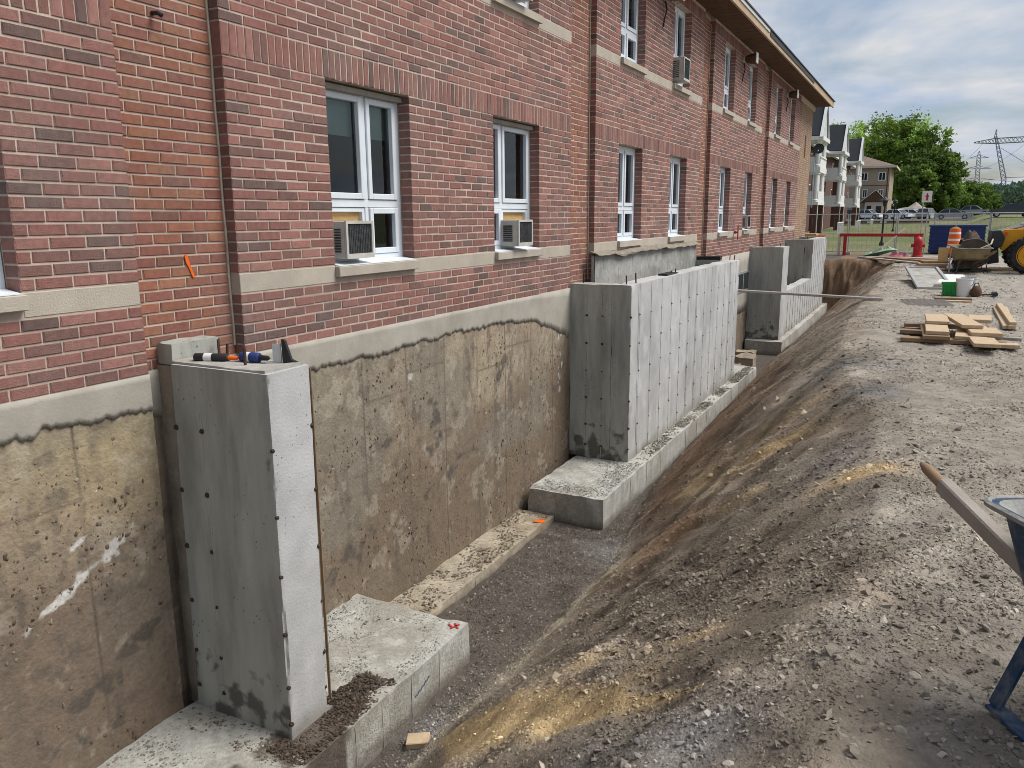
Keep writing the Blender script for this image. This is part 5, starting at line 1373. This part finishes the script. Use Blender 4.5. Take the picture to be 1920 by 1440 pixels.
# bucket: curved shell with side plates, lip pointing left
pr = []
for i in range(11):
    a = math.radians(-95 + i * 19); pr.append((5.02 + .42 * math.cos(a), -.20 + .40 * math.sin(a)))
outer = [(4.55, -.62)] + pr + [(4.74, .14)]
inner = [(q[0] * .0 + (5.0 + (q[0] - 5.0) * .93), -.2 + (q[1] + .2) * .93) for q in outer[::-1]]
m_ = MB(); m_.prism(outer + inner, 'Y', LY - .25, LY + 1.85); L_(m_, 'bucket_shell', 'bucket')
for y in (LY - .28, LY + 1.85):
    m_ = MB(); m_.prism(outer, 'Y', y, y + .028); L_(m_, 'side_plate', 'bucket')
m_ = MB(); m_.box(4.42, 4.60, LY - .28, LY + 1.88, -.635, -.605); L_(m_, 'cutting_edge', 'steel')
m_ = MB(); m_.prism([(5.38, -.15), (5.60, .0), (5.66, -.45), (5.4, -.5)], 'Y', LY + .1, LY + 1.45); L_(m_, 'bucket_back', 'black')
r = tag(empty('earth_load', (4.98, LY + .78, -.35)), 'mound of dark earth heaped in the loader bucket', 'earth')
iv, if_ = ICO
m_ = MB(); n = 12
for a in range(n):
    for b in range(n):
        u, v_ = a / (n - 1) * 2 - 1, b / (n - 1) * 2 - 1
        h = max(0, 1 - u * u) * max(0, 1 - v_ ** 4) * (.62 + .25 * float(vnoise(a * .8, b * .8, 4)))
        m_.v.append((u * .34, v_ * .95, h))
m_.f = [(a * n + b, (a + 1) * n + b, (a + 1) * n + b + 1, a * n + b + 1) for a in range(n - 1) for b in range(n - 1)]
m_.f.append(tuple([b for b in range(n)] + [a * n + n - 1 for a in range(1, n)] + [(n - 1) * n + b for b in range(n - 2, -1, -1)] + [a * n for a in range(n - 2, 0, -1)]))
m_.build('mound', M['mud'], r, smooth=True)
# hose draped on bucket and boards in front of the wheel
r = tag(empty('hose', (0, 0, 0)), 'pale hose draped over the loader bucket lip', 'hose')
m_ = MB(); m_.tube([(4.5, LY - .45, -.05), (4.8, LY - .42, -.10), (5.15, LY - .40, -.07), (5.4, LY - .35, .06), (5.45, LY - .05, .18)], .022, 8); m_.build('line', M['cream'], r, smooth=True)
m_ = MB(); m_.tube([(4.5, LY - .45, -.05), (4.46, LY - .46, -.4), (4.48, LY - .46, G)], .02, 8); m_.build('tail', M['cream'], r, smooth=True)
for i, (x, lab) in enumerate([(5.55, 'flat pale board on the ground before the loader wheel'), (5.75, 'second pale board half under the loader wheel')]):
    board((x, 26.9 - i * .5, gz(x, 26.6)), 1.3, .2, .05, .05 - i * .1, M['wood'], lab, 'boards under the loader')

# ------------------------------------------------------------------ background: lamps, cars, houses
SC = 1.3
def far(P): return Vector((CAM[0] + SC * (P[0] - CAM[0]), SC * P[1], CAM[2] + SC * (P[2] - CAM[2])))
def lamp(x, y, h, lab):
    z = float(ground_z(np.array([x]), np.array([y]))[0])
    r = tag(empty('lamp_post', (x, y, z)), lab, 'lamp post', 'black garden lamp posts')
    m_ = MB(); m_.lathe([(.12, 0), (.12, .12), (.07, .2), (.05, .3), (.045, h - .5), (.06, h - .45)], (0, 0, 0), 'Z', 12); m_.build('post', M['black'], r, smooth=True)
    m_ = MB(); m_.lathe([(.07, h - .45), (.15, h - .18), (.15, h - .17)], (0, 0, 0), 'Z', 8); m_.build('lantern', M['carglass'], r)
    m_ = MB(); m_.lathe([(.27, h - .17), (.12, h - .06), (.03, h), (.01, h + .06)], (0, 0, 0), 'Z', 12); m_.build('hood', M['black'], r, smooth=True)
lamp(1.71, 45.5, 2.45, 'taller nearer black lamp post behind the red barrier')
lamp(.78, 82, 2.9, 'farther black lamp post in front of the beige building')

def car(x, y, rz, paint, lab, L=4.5, W_=1.78, H=1.45, suv=False):
    z = float(ground_z(np.array([x]), np.array([y]))[0]) + .03
    r = tag(empty('parked_car', (x, y, z), rz), lab, 'car', 'cars parked behind the site')
    h = L / 2
    low = [(-h, .32), (-h + .05, .62), (-h + .15, .80), (-h * .45, .90), (h * .40, .92), (h - .55, .88), (h - .06, .70), (h, .45), (h - .02, .28), (-h + .05, .26)]
    if suv: low = [(-h, .34), (-h + .02, .98), (-h * .4, 1.02), (h * .45, 1.0), (h - .3, .92), (h, .62), (h, .3), (-h + .05, .28)]
    m_ = MB()
    n = len(low); hw = W_ / 2
    for s, q in ((-1, .9), (-1, 1), (1, 1), (1, .9)):
        for p in low: m_.v.append((p[0] * (1 if q == 1 else .985), s * hw * q, p[1] * (1 if q == 1 else .99) + (0 if q == 1 else .01)))
    for a in range(3):
        for k in range(n): m_.f.append((a * n + k, a * n + (k + 1) % n, (a + 1) * n + (k + 1) % n, (a + 1) * n + k))
    m_.f += [tuple(range(n)), tuple(range(3 * n, 4 * n))[::-1]]
    m_.build('body', paint, r, smooth=True)
    gh = [(-h * .78, .86), (-h * .52, H - .05), (h * .12, H - .04), (h * .46, .9)] if not suv else [(-h * .95, 1.0), (-h * .85, H - .05), (h * .2, H - .05), (h * .5, 1.0)]
    m_ = MB()
    for s, q in ((-1, 1), (1, 1)):
        for i, p in enumerate(gh): m_.v.append((p[0], s * hw * (.9 if i in (0, 3) else .74), p[1]))
    m_.f = [(0, 1, 2, 3), (7, 6, 5, 4), (0, 4, 5, 1), (1, 5, 6, 2), (2, 6, 7, 3), (3, 7, 4, 0)]
    m_.build('greenhouse', M['carglass'], r)
    m_ = MB(); a, b = gh[1], gh[2]
    m_.prism([(a[0] - .08, a[1] - .02), (a[0] + .1, a[1] + .05), (b[0] - .1, b[1] + .05), (b[0] + .12, b[1] - .02)], 'Y', -hw * .75, hw * .75); m_.build('roof', paint, r)
    for s in (-1, 1):
        m_ = MB(); m_.bar((gh[0][0], s * hw * .9, gh[0][1]), (gh[1][0], s * hw * .745, gh[1][1]), .09, .04); m_.bar((gh[3][0], s * hw * .9, gh[3][1]), (gh[2][0], s * hw * .745, gh[2][1]), .07, .04); m_.bar(((gh[1][0] + gh[2][0]) / 2, s * hw * .905, .9), ((gh[1][0] + gh[2][0]) / 2, s * hw * .745, H - .05), .07, .03); m_.build('pillar', paint, r)
    for sx in (-.62, .62):
        for s in (-1, 1):
            m_ = MB(); m_.lathe([(.2, -.1), (.31, -.1), (.33, -.05), (.33, .05), (.31, .1), (.2, .1)], (h * sx, s * (hw - .08), .33), 'Y', 18); wo = m_.build('wheel', M['tyre'], r, smooth=True)
            m_ = MB(); m_.lathe([(.03, -.11), (.21, -.105), (.21, .105), (.03, .11)], (h * sx, s * (hw - .08), .33), 'Y', 14); m_.build('rim', M['steel'], wo)
    for s in (-1, 1):
        m_ = MB(); m_.box(h - .16, h - .03, s * hw * .62 - .16, s * hw * .62 + .16, .60, .72); m_.build('headlight', M['white'], r)
        m_ = MB(); m_.box(-h - .005, -h + .1, s * hw * .7 - .14, s * hw * .7 + .14, .62, .76); m_.build('tail_light', M['red'], r)
    return r
# parking lot sheet
def sheet(name, x0, x1, y0, y1, mat, dz, nx_=30, ny_=30, label=None):
    gx, gy = np.meshgrid(np.linspace(x0, x1, nx_), np.linspace(y0, y1, ny_), indexing='ij')
    zz_ = ground_z(gx, gy) + dz
    I_ = np.arange(nx_ * ny_).reshape(nx_, ny_)
    o = np_mesh(name, np.stack([gx, gy, zz_], -1).reshape(-1, 3), np.stack([I_[:-1, :-1], I_[1:, :-1], I_[1:, 1:], I_[:-1, 1:]], -1).reshape(-1, 4), mat)
    return tag(o, label, kind='structure')
sheet('parking_lot', -14, 9, 121, 143, M['asphalt'], .03, 40, 40, 'grey asphalt parking lot behind the site')
car(-4.9, 136.5, math.radians(-20), M['carwhite'], 'small white hatchback at the left end of the parked cars', L=4.0, suv=False)
car(-.9, 139, math.radians(-30), M['carwhite'], 'white sedan second from left among the parked cars', L=4.5)
car(1.2, 141, math.radians(-25), M['carwhite'], 'white sedan with its nose behind the sign post', L=4.6)
car(3.1, 139, math.radians(75), M['carsilver'], 'grey car seen end on right of the sign post', L=4.4, suv=True, H=1.6)
car(9.3, 137, math.radians(-8), M['carsilver'], 'grey sedan parked beyond the long silver one', L=4.4)
car(-7.6, 138, math.radians(-15), M['cardark'], 'dark car half hidden at the far left of the parked cars', L=4.2)
car(6.4, 127.5, math.radians(0), M['carsilver'], 'long silver grey sedan parked broadside in the middle', L=4.6)
car(12.0, 110.5, math.radians(180), M['cardark'], 'black estate car on the grass rise at the right', L=4.7, suv=True, H=1.55)
car(13.2, 78, math.radians(200), M['carwhite'], 'white car cut off by the right edge below the black estate', L=4.4)
# heap of pale gravel
r = tag(empty('gravel_heap', (5.0, 160, float(ground_z(np.array([5.]), np.array([160.]))[0]))), 'low pale grey gravel heap behind the white cars', 'heap')
m_ = MB(); n = 16
for a in range(n):
    for b in range(n):
        u, v_ = a / (n - 1) * 2 - 1, b / (n - 1) * 2 - 1
        h = max(0, 1 - math.hypot(u * .95, v_ * .95)) ** .8 * 2.6 * (.75 + .5 * float(vnoise(a * .6, b * .6, 9)))
        m_.v.append((u * 4.2 - 4.2, v_ * 3, h))
m_.f = [(a * n + b, (a + 1) * n + b, (a + 1) * n + b + 1, a * n + b + 1) for a in range(n - 1) for b in range(n - 1)]
m_.build('mound', M['gravelheap'], r, smooth=True)
# retaining wall of timbers below the lot
r = tag(empty('retaining_wall', (-2, 112, -.75)), 'brown timber retaining wall below the parking lot', 'wall')
for i in range(4):
    m_ = MB(); m_.box(-8, 5.6, -.12 + .02 * i, .12 + .02 * i, i * .19, i * .19 + .175); m_.build('timber', M['timber'], r)
for i in range(2):
    x = -1.1 + i * 1.55
    s_ = MB(); s_.box(x - .35, x + .35, -.16, -.121, .50, .72); s_.build('white_plate', M['white'], r)

# townhouses
def townhouse(x, y, zb, D, lab, idx):
    """facade faces +x with a projecting white porch; D depth along y"""
    r = tag(empty('townhouse', (x, y, zb)), lab, 'house', 'row of townhouses')
    m_ = MB(); m_.box(-9, 0, 0, D, 0, 8.0); m_.build('wall', M['rbrick'], r)
    m_ = MB(); m_.prism([(-9.4, 7.85), (-4.5, 10.4), (.5, 7.85), (.5, 7.7), (-9.4, 7.7)], 'Y', -.1, D + .1); rf = m_.build('roof', M['slate'], r)
    m_ = MB(); m_.box(.3, .62, -.1, D + .1, 7.62, 7.86); m_.build('gutter', M['white'], r)
    # gabled dormer over the porch
    pm_ = D * .42; py0, py1 = pm_ - 2.0, pm_ + 2.0
    m_ = MB(); m_.prism([(py0 - .3, 7.9), (pm_, 10.6), (py1 + .3, 7.9)], 'X', -4.4, 1.9); dr = m_.build('dormer_roof', M['slate'], r)
    for s in (0, 1):
        m_ = MB(); ya = (py0 - .45) if s == 0 else (py1 + .45)
        m_.bar((1.93, ya, 7.75), (1.93, pm_, 10.72), .08, .22, (1, 0, 0)); m_.build('barge_board', M['white'], dr)
    m_ = MB(); m_.prism([(py0 + .3, 7.9), (pm_, 10.0), (py1 - .3, 7.9)], 'X', 1.901, 1.915); m_.build('gable_panel', M['tarp'], dr)
    m_ = MB(); m_.box(.0, 2.1, py0 - .35, py1 + .35, 7.55, 7.85); m_.build('porch_fascia', M['white'], r)
    for z0, z1 in ((5.0, 5.45), (2.4, 2.65)):
        m_ = MB(); m_.box(.0, 2.0, py0 - .2, py1 + .2, z0, z1); m_.build('balcony_slab', M['white'], r)
    # rails
    m_ = MB(); m_.box(1.88, 1.98, py0, py1, 6.2, 6.3); m_.box(1.9, 1.96, py0, py1, 5.46, 6.05); m_.box(.1, 1.88, py0 - .02, py0 + .04, 5.46, 6.25); m_.box(1.9, 1.96, py0, py1, 2.66, 3.5); m_.box(.1, 1.88, py0 - .02, py0 + .04, 2.66, 3.5)
    for i in range(12): yy_ = py0 + (py1 - py0) * i / 11; m_.box(1.91, 1.95, yy_ - .03, yy_ + .03, 5.45, 6.2)
    m_.build('balustrade', M['white'], r)
    for (z0, z1) in ((5.45, 7.55), (2.65, 5.0)):
        for yy_ in (py0 + .05, py0 + .75, py1 - .75, py1 - .05):
            m_ = MB(); m_.lathe([(.26, z0), (.26, z0 + .15), (.2, z0 + .2), (.18, z1 - .2), (.25, z1 - .12), (.25, z1)], (1.72, yy_, 0), 'Z', 12); m_.build('column', M['white'], r, smooth=True)
    for yy_ in (py0, py1):
        m_ = MB(); m_.box(1.5, 1.95, yy_ - .22, yy_ + .22, 0, 2.4); m_.build('pier', M['rbrick'], r)
        m_ = MB(); m_.box(1.96, 2.0, yy_ - .1, yy_ + .1, .1, 2.4); m_.build('trim', M['white'], r)
    for z0 in (3.0, 5.8):
        m_ = MB(); m_.box(.001, .06, pm_ - .55, pm_ + .55, z0 - .35, z0 + 1.6); dd = m_.build('door', M['white'], r)
        m_ = MB(); m_.box(.06, .08, pm_ - .4, pm_ + .4, z0, z0 + 1.4); m_.build('pane', M['carglass'], dd)
        for yy_ in (D * .08, D * .9):
            m_ = MB(); m_.box(.001, .05, yy_ - .45, yy_ + .45, z0, z0 + 1.4); ww = m_.build('window', M['white'], r)
            m_ = MB(); m_.box(.05, .07, yy_ - .36, yy_ + .36, z0 + .1, z0 + 1.3); m_.build('pane', M['carglass'], ww)
    m_ = MB(); m_.box(.001, .08, pm_ - 1.2, pm_ + 1.2, .05, 2.1); m_.build('garage_door', M['soffit'], r)
    # front steps rail
    m_ = MB(); m_.box(3.6, 3.66, py0, py1 + 1, .9, .98)
    for i in range(9): yy_ = py0 + (py1 + 1 - py0) * i / 8; m_.box(3.6, 3.65, yy_ - .03, yy_ + .03, 0, .9)
    m_.build('front_railing', M['white'], r)
    return r
townhouse(-6.55, 66.5, -.72, 15, 'nearest red brick townhouse with white columned porch', 0)
townhouse(-6.5, 84, -.72, 15, 'middle townhouse with dark gable and white columned porch', 1)
townhouse(-6.3, 101.5, -.7, 15, 'farthest townhouse of the columned row, next to the beige building', 2)
r = tag(empty('satellite_dish', (-3.7, 62.0, 5.5)), 'dark satellite dish on the near townhouse corner', 'satellite dish')
m_ = MB(); m_.lathe([(.02, .09), (.2, .07), (.32, .02), (.36, -.02), (.32, .0), (.02, .07)], (0, 0, 0), 'Y', 18); o = m_.build('dish', M['darksteel'], r, smooth=True)
m_ = MB(); m_.tube([(0, 0, -.1), (0, -.45, -.2)], .03, 6); m_.tube([(0, .1, 0), (-.3, .4, -.6), (-.3, .5, -4.1)], .05, 6); m_.build('arm', M['steel'], r)

# beige apartment block
BY = 146
def BX(px_): return px_
r = tag(empty('apartment_block', (-7.0, BY, -.05)), 'beige three storey apartment block with brown hip roof', 'building')
W0, W1, HH = -3.2, 4.75, 8.6
m_ = MB(); m_.box(W0, W1 - .6, 0, 14, 0, HH); m_.build('wall', M['beige'], r)
m_ = MB(); m_.add([(W0 - .6, -.6, HH), (W1 + .3, -.6, HH), (W1 + .3, 14.6, HH), (W0 - .6, 14.6, HH), (W0 + 1.2, 6, HH + 2.3), (W0 + 2.4, 8, HH + 2.3)], [(0, 1, 5, 4), (1, 2, 5), (2, 3, 4, 5), (3, 0, 4), (3, 2, 1, 0)]); m_.build('roof', M['rooft'], r)
m_ = MB(); m_.box(W0 - .62, W1 + .32, -.65, -.55, HH - .28, HH + .05); m_.box(W1 + .25, W1 + .35, -.55, 14.6, HH - .28, HH + .05); m_.build('fascia', M['cream'], r)
for z in (2.75, 5.5):
    m_ = MB(); m_.box(W0, W1 - .58, -.02, .02, z, z + .12); m_.build('belt_course', M['soffit'], r)
for x in (W0 + 2.6, W1 - 1.0):
    m_ = MB(); m_.box(x, x + .16, -.025, .02, 0, HH - .3); m_.build('pilaster_strip', M['soffit'], r)
for (x, z) in ((.3, 6.3), (3.0, 6.3), (.6, 3.6), (3.0, 3.6), (-2.2, 6.3), (-2.2, 3.6)):
    m_ = MB(); w__ = .55 if z > 5 else .38
    m_.box(x - w__, x + w__, -.05, .01, z, z + 1.35); wn_ = m_.build('window', M['white'], r)
    m_ = MB(); m_.box(x - w__ + .12, x - .05, -.07, -.05, z + .12, z + 1.25); m_.build('pane', M['carglass'], wn_)
    m_ = MB(); m_.box(x + .05, x + w__ - .12, -.07, -.05, z + .12, z + 1.25); m_.build('pane', M['carglass'], wn_)
# entrance porch
m_ = MB(); m_.box(.9, 3.7, -2.4, -.001, 0, 2.9); po = m_.build('entrance_porch', M['cream'], r)
m_ = MB(); m_.prism([(.3, 2.95), (2.45, 4.7), (4.2, 2.95)], 'Y', -2.7, -.002); m_.build('porch_roof', M['soffit'], po)
m_ = MB(); m_.bar((.25, -2.74, 2.9), (2.4, -2.74, 4.75), .06, .3, (0, 1, 0)); m_.bar((4.25, -2.74, 2.9), (2.45, -2.74, 4.75), .06, .3, (0, 1, 0)); m_.build('porch_trim', M['white'], po)
m_ = MB(); m_.box(1.2, 1.9, -2.43, -2.401, .1, 2.3); m_.build('door', M['carglass'], po)
m_ = MB(); m_.box(2.6, 3.4, -2.43, -2.401, .8, 2.2); m_.build('side_window', M['carglass'], po)

# ------------------------------------------------------------------ trees
def tree(name, x, y, h, rad, lab, seed, nleaf=4200, lsize=.5, group='trees beyond the houses', base=(.085, .16, .022), trunk_h=.25, squash=1.0):
    rr = np.random.default_rng(seed)
    z0 = float(ground_z(np.array([float(x)]), np.array([float(y)]))[0])
    r = tag(empty(name, (x, y, z0)), lab, 'tree', group)
    m_ = MB(); m_.tube([(0, 0, -.2), (.1, 0, h * .25), (-.1, .1, h * .55), (0, 0, h * .85)], [rad * .07 + .08, rad * .055 + .05, rad * .035 + .03, .04], 9)
    for i in range(9):
        a = rr.uniform(0, 6.28); zz_ = h * rr.uniform(.22, .7); ln = rad * rr.uniform(.5, .9)
        m_.tube([(0, 0, zz_), (ln * .5 * math.cos(a), ln * .5 * math.sin(a), zz_ + ln * .35), (ln * math.cos(a), ln * math.sin(a), zz_ + ln * .8)], [rad * .03 + .02, rad * .02 + .01, .015], 6)
    m_.build('trunk', M['bark'], r, smooth=True)
    # clumps
    nc = 120
    u = rr.normal(0, 1, (nc, 3)); u /= np.linalg.norm(u, axis=1, keepdims=True)
    q = rr.uniform(.35, 1.0, nc) ** .6
    cz = h * (trunk_h + 1) / 2; rz = h * (1 - trunk_h) / 2
    prof = np.where(u[:, 2] < 0, 1.0, 1.0)
    cc = np.stack([u[:, 0] * q * rad * prof, u[:, 1] * q * rad * prof, cz + u[:, 2] * q * rz], -1)
    cs = rr.uniform(.09, .2, nc) * rad
    tone = np.exp(rr.normal(0, .3, nc))
    ci = rr.integers(0, nc, nleaf)
    p = cc[ci] + rr.normal(0, 1, (nleaf, 3)) * cs[ci][:, None] * np.array([1, 1, .75]) * .75
    d1 = rr.normal(0, 1, (nleaf, 3)); d1 /= np.linalg.norm(d1, axis=1, keepdims=True)
    d2 = np.cross(d1, rr.normal(0, 1, (nleaf, 3))); d2 /= np.linalg.norm(d2, axis=1, keepdims=True)
    s = lsize * rr.uniform(.5, 1.15, nleaf)[:, None]
    V_ = np.stack([p - d1 * s, p + d2 * s * .55, p + d1 * s, p - d2 * s * .55], 1).reshape(-1, 3)
    c_ = np.array(base) * (tone[ci] * np.exp(rr.normal(0, .18, nleaf)))[:, None] * np.array([1, 1, 1])
    yel = rr.random(nleaf) < .15; c_[yel] *= np.array([1.35, 1.12, .8])
    np_mesh('crown', V_, np.arange(nleaf * 4).reshape(-1, 4), M['leaf'], parent=r, col=np.repeat(c_, 4, 0))
    return r
TR = [(-13, 176, 18.5, 5.5, 'broad light green tree rising behind the townhouses'), (-7.2, 182, 21.5, 6.0, 'tallest light green tree in the clump behind the beige block'), (-1.8, 178, 20.5, 5.6, 'tall tree right of the tallest one in the clump'),
      (2.2, 174, 17.0, 4.6, 'dark green tree on the right shoulder of the clump'), (5.0, 172, 12.2, 3.6, 'smaller tree at the right edge of the clump'), (-10, 190, 17, 6, 'tree half hidden at the back left of the clump'), (.5, 168, 11, 3.6, 'low dark tree directly behind the sign')]
for i, (x, y, h, rad, lab) in enumerate(TR):
    tree('broadleaf_tree', x, y, h, rad, lab, 500 + i, 13000 if i < 5 else 7000, .34, trunk_h=.06, base=(.20, .31, .06) if i in (0, 1, 2) else (.135, .215, .05))
SH = [(7.4, 178, 6.0, 2.6, 'bushy tree just right of the tall clump'), (9.6, 182, 6.4, 2.6, 'bushy tree second from the tall clump'), (12.0, 190, 6.8, 2.6, 'bushy tree below the lattice pylon'), (14.2, 196, 5.0, 2.2, 'low bush at the right end of the hedge line')]
for i, (x, y, h, rad, lab) in enumerate(SH): tree('bushy_tree', x, y, h, rad, lab, 530 + i, 4000, .28, group='bushes right of the clump', base=(.105, .175, .035), trunk_h=.02)
# far wood: one mass
rr = np.random.default_rng(77); nl = 16000
fx = rr.uniform(5, 150, nl); fy = rr.uniform(430, 520, nl)
hm = 4 + 9 * fbm(fx * .09, fx * 0, 7) + 3 * fbm(fx * .4, fx * 0, 8)
fz = ground_z(fx, fy) + hm * rr.random(nl) ** .7
d1 = rr.normal(0, 1, (nl, 3)); d1 /= np.linalg.norm(d1, axis=1, keepdims=True)
d2 = np.cross(d1, rr.normal(0, 1, (nl, 3))); d2 /= np.linalg.norm(d2, axis=1, keepdims=True)
p = np.stack([fx, fy, fz], -1); s = rr.uniform(.6, 1.5, nl)[:, None]
V_ = np.stack([p - d1 * s, p + d2 * s * .6, p + d1 * s, p - d2 * s * .6], 1).reshape(-1, 3)
c_ = np.array([.085, .135, .085]) * np.exp(rr.normal(0, .25, (nl, 1)))
o = np_mesh('far_wood', V_, np.arange(nl * 4).reshape(-1, 4), M['leaf'], col=np.repeat(c_, 4, 0))
tag(o, 'distant dark wood on the horizon under the pylons', 'wood', kind='stuff')

# ------------------------------------------------------------------ pylons and wires
def lattice(mb, p0, p1, w0, w1, n, r_):
    p0 = Vector(p0); p1 = Vector(p1)
    d_ = (p1 - p0).normalized(); sx = d_.cross(Vector((0, 1, 0)))
    if sx.length < .1: sx = Vector((1, 0, 0))
    sx.normalize(); sy = d_.cross(sx)
    def c(t, a, b): w_ = (w0 + (w1 - w0) * t) / 2; return p0 + (p1 - p0) * t + sx * a * w_ + sy * b * w_
    cs_ = [(-1, -1), (1, -1), (1, 1), (-1, 1)]
    for a, b in cs_: mb.tube([c(0, a, b), c(1, a, b)], r_, 4)
    for i in range(n):
        t0, t1 = i / n, (i + 1) / n
        for k in range(4):
            a, b = cs_[k], cs_[(k + 1) % 4]
            mb.tube([c(t0, *a), c(t1, *b)], r_ * .6, 4); mb.tube([c(t0, *b), c(t1, *a)], r_ * .6, 4)
PY = 494
def fp(px_x, z): return (px_x, z)
gb = float(ground_z(np.array([36.]), np.array([494.]))[0])
r = tag(empty('portal_pylon', (36, PY, gb)), 'big portal style transmission pylon with a long cross beam at the right', 'pylon')
def lp(x, z): return (x - 36, 0, z - gb)
m_ = MB(); lattice(m_, lp(36.3, 4.8), lp(34.8, 19), .8, 2.2, 6, .16); lattice(m_, lp(34.8, 19), lp(29.2, 40), 2.2, 1.0, 9, .16); m_.build('mast', M['pylon'], r)
m_ = MB(); lattice(m_, lp(54, 4.8), lp(52.5, 19), .8, 2.2, 6, .16); lattice(m_, lp(52.5, 19), lp(58, 40), 2.2, 1.0, 9, .16); m_.build('mast', M['pylon'], r)
m_ = MB(); lattice(m_, lp(19.6, 37.2), lp(29, 37.6), .4, 2.6, 6, .16); lattice(m_, lp(29, 37.6), lp(58, 38), 2.6, 2.6, 16, .16); lattice(m_, lp(58, 38), lp(68, 37.2), 2.6, .4, 6, .16); m_.build('cross_beam', M['pylon'], r)
m_ = MB(); m_.tube([lp(34.8, 19), lp(52.5, 19)], .2, 5); m_.tube([lp(36.5, 31), lp(43.6, 26)], .15, 4); m_.tube([lp(50.7, 31), lp(43.6, 26)], .15, 4); m_.tube([lp(32, 34), lp(43.6, 26)], .12, 4); m_.tube([lp(56, 34), lp(43.6, 26)], .12, 4); m_.build('tie_bars', M['pylon'], r)
m_ = MB(); lattice(m_, lp(29.0, 38.5), lp(29.2, 43.3), 1.2, .3, 3, .13); m_.build('peak', M['pylon'], r)
m_ = MB(); lattice(m_, lp(58, 38.5), lp(58, 43.3), 1.2, .3, 3, .13); m_.build('peak', M['pylon'], r)
gb2 = float(ground_z(np.array([31.]), np.array([676.]))[0])
r = tag(empty('lattice_pylon', (31, 676, gb2)), 'slim lattice transmission pylon with drooping arms, left of the portal pylon', 'pylon')
def lq(x, z): return (x - 31, 0, z - gb2)
m_ = MB(); lattice(m_, lq(31, 5), lq(30, 22), 9, 3.0, 5, .22); lattice(m_, lq(30, 22), lq(29.4, 41), 3.0, 2.2, 8, .2); lattice(m_, lq(29.4, 41), lq(29.4, 44.5), 2.2, .4, 2, .2); m_.build('mast', M['pylon'], r)
for z, w_ in ((40.5, 6.0), (33, 8.5), (25, 11)):
    for s in (-1, 1):
        m_ = MB(); m_.tube([lq(29.6 + s * 1.2, z + 1), lq(29.6 + s * w_, z - .6)], .22, 4); m_.tube([lq(29.6 + s * 1.2, z - .6), lq(29.6 + s * w_, z - .6)], .2, 4); m_.build('arm', M['pylon'], r)
wi = 0
for (a, b, sag, lab) in [((24, 494, 37), (8, 900, 45), 6, 'power line running from the left tip of the portal pylon'), ((43, 494, 36), (30, 900, 45), 6, 'power line under the middle of the portal pylon'), ((21, 676, 32), (-40, 1000, 32), 5, 'power line leaving the lattice pylon to the left, upper'), ((19, 676, 24.5), (-45, 1000, 25), 5, 'power line leaving the lattice pylon to the left, lower'), ((40, 676, 24.5), (90, 560, 24), 4, 'power line leaving the lattice pylon to the right')]:
    r = tag(empty('power_line', a), lab, 'cable', 'power lines')
    m_ = MB(); A, Bv = Vector((0, 0, 0)), Vector(b) - Vector(a)
    m_.tube([A.lerp(Bv, t) - Vector((0, 0, sag * 4 * t * (1 - t))) for t in np.linspace(0, 1, 14)], .09, 4); m_.build('conductor', M['pylon'], r)
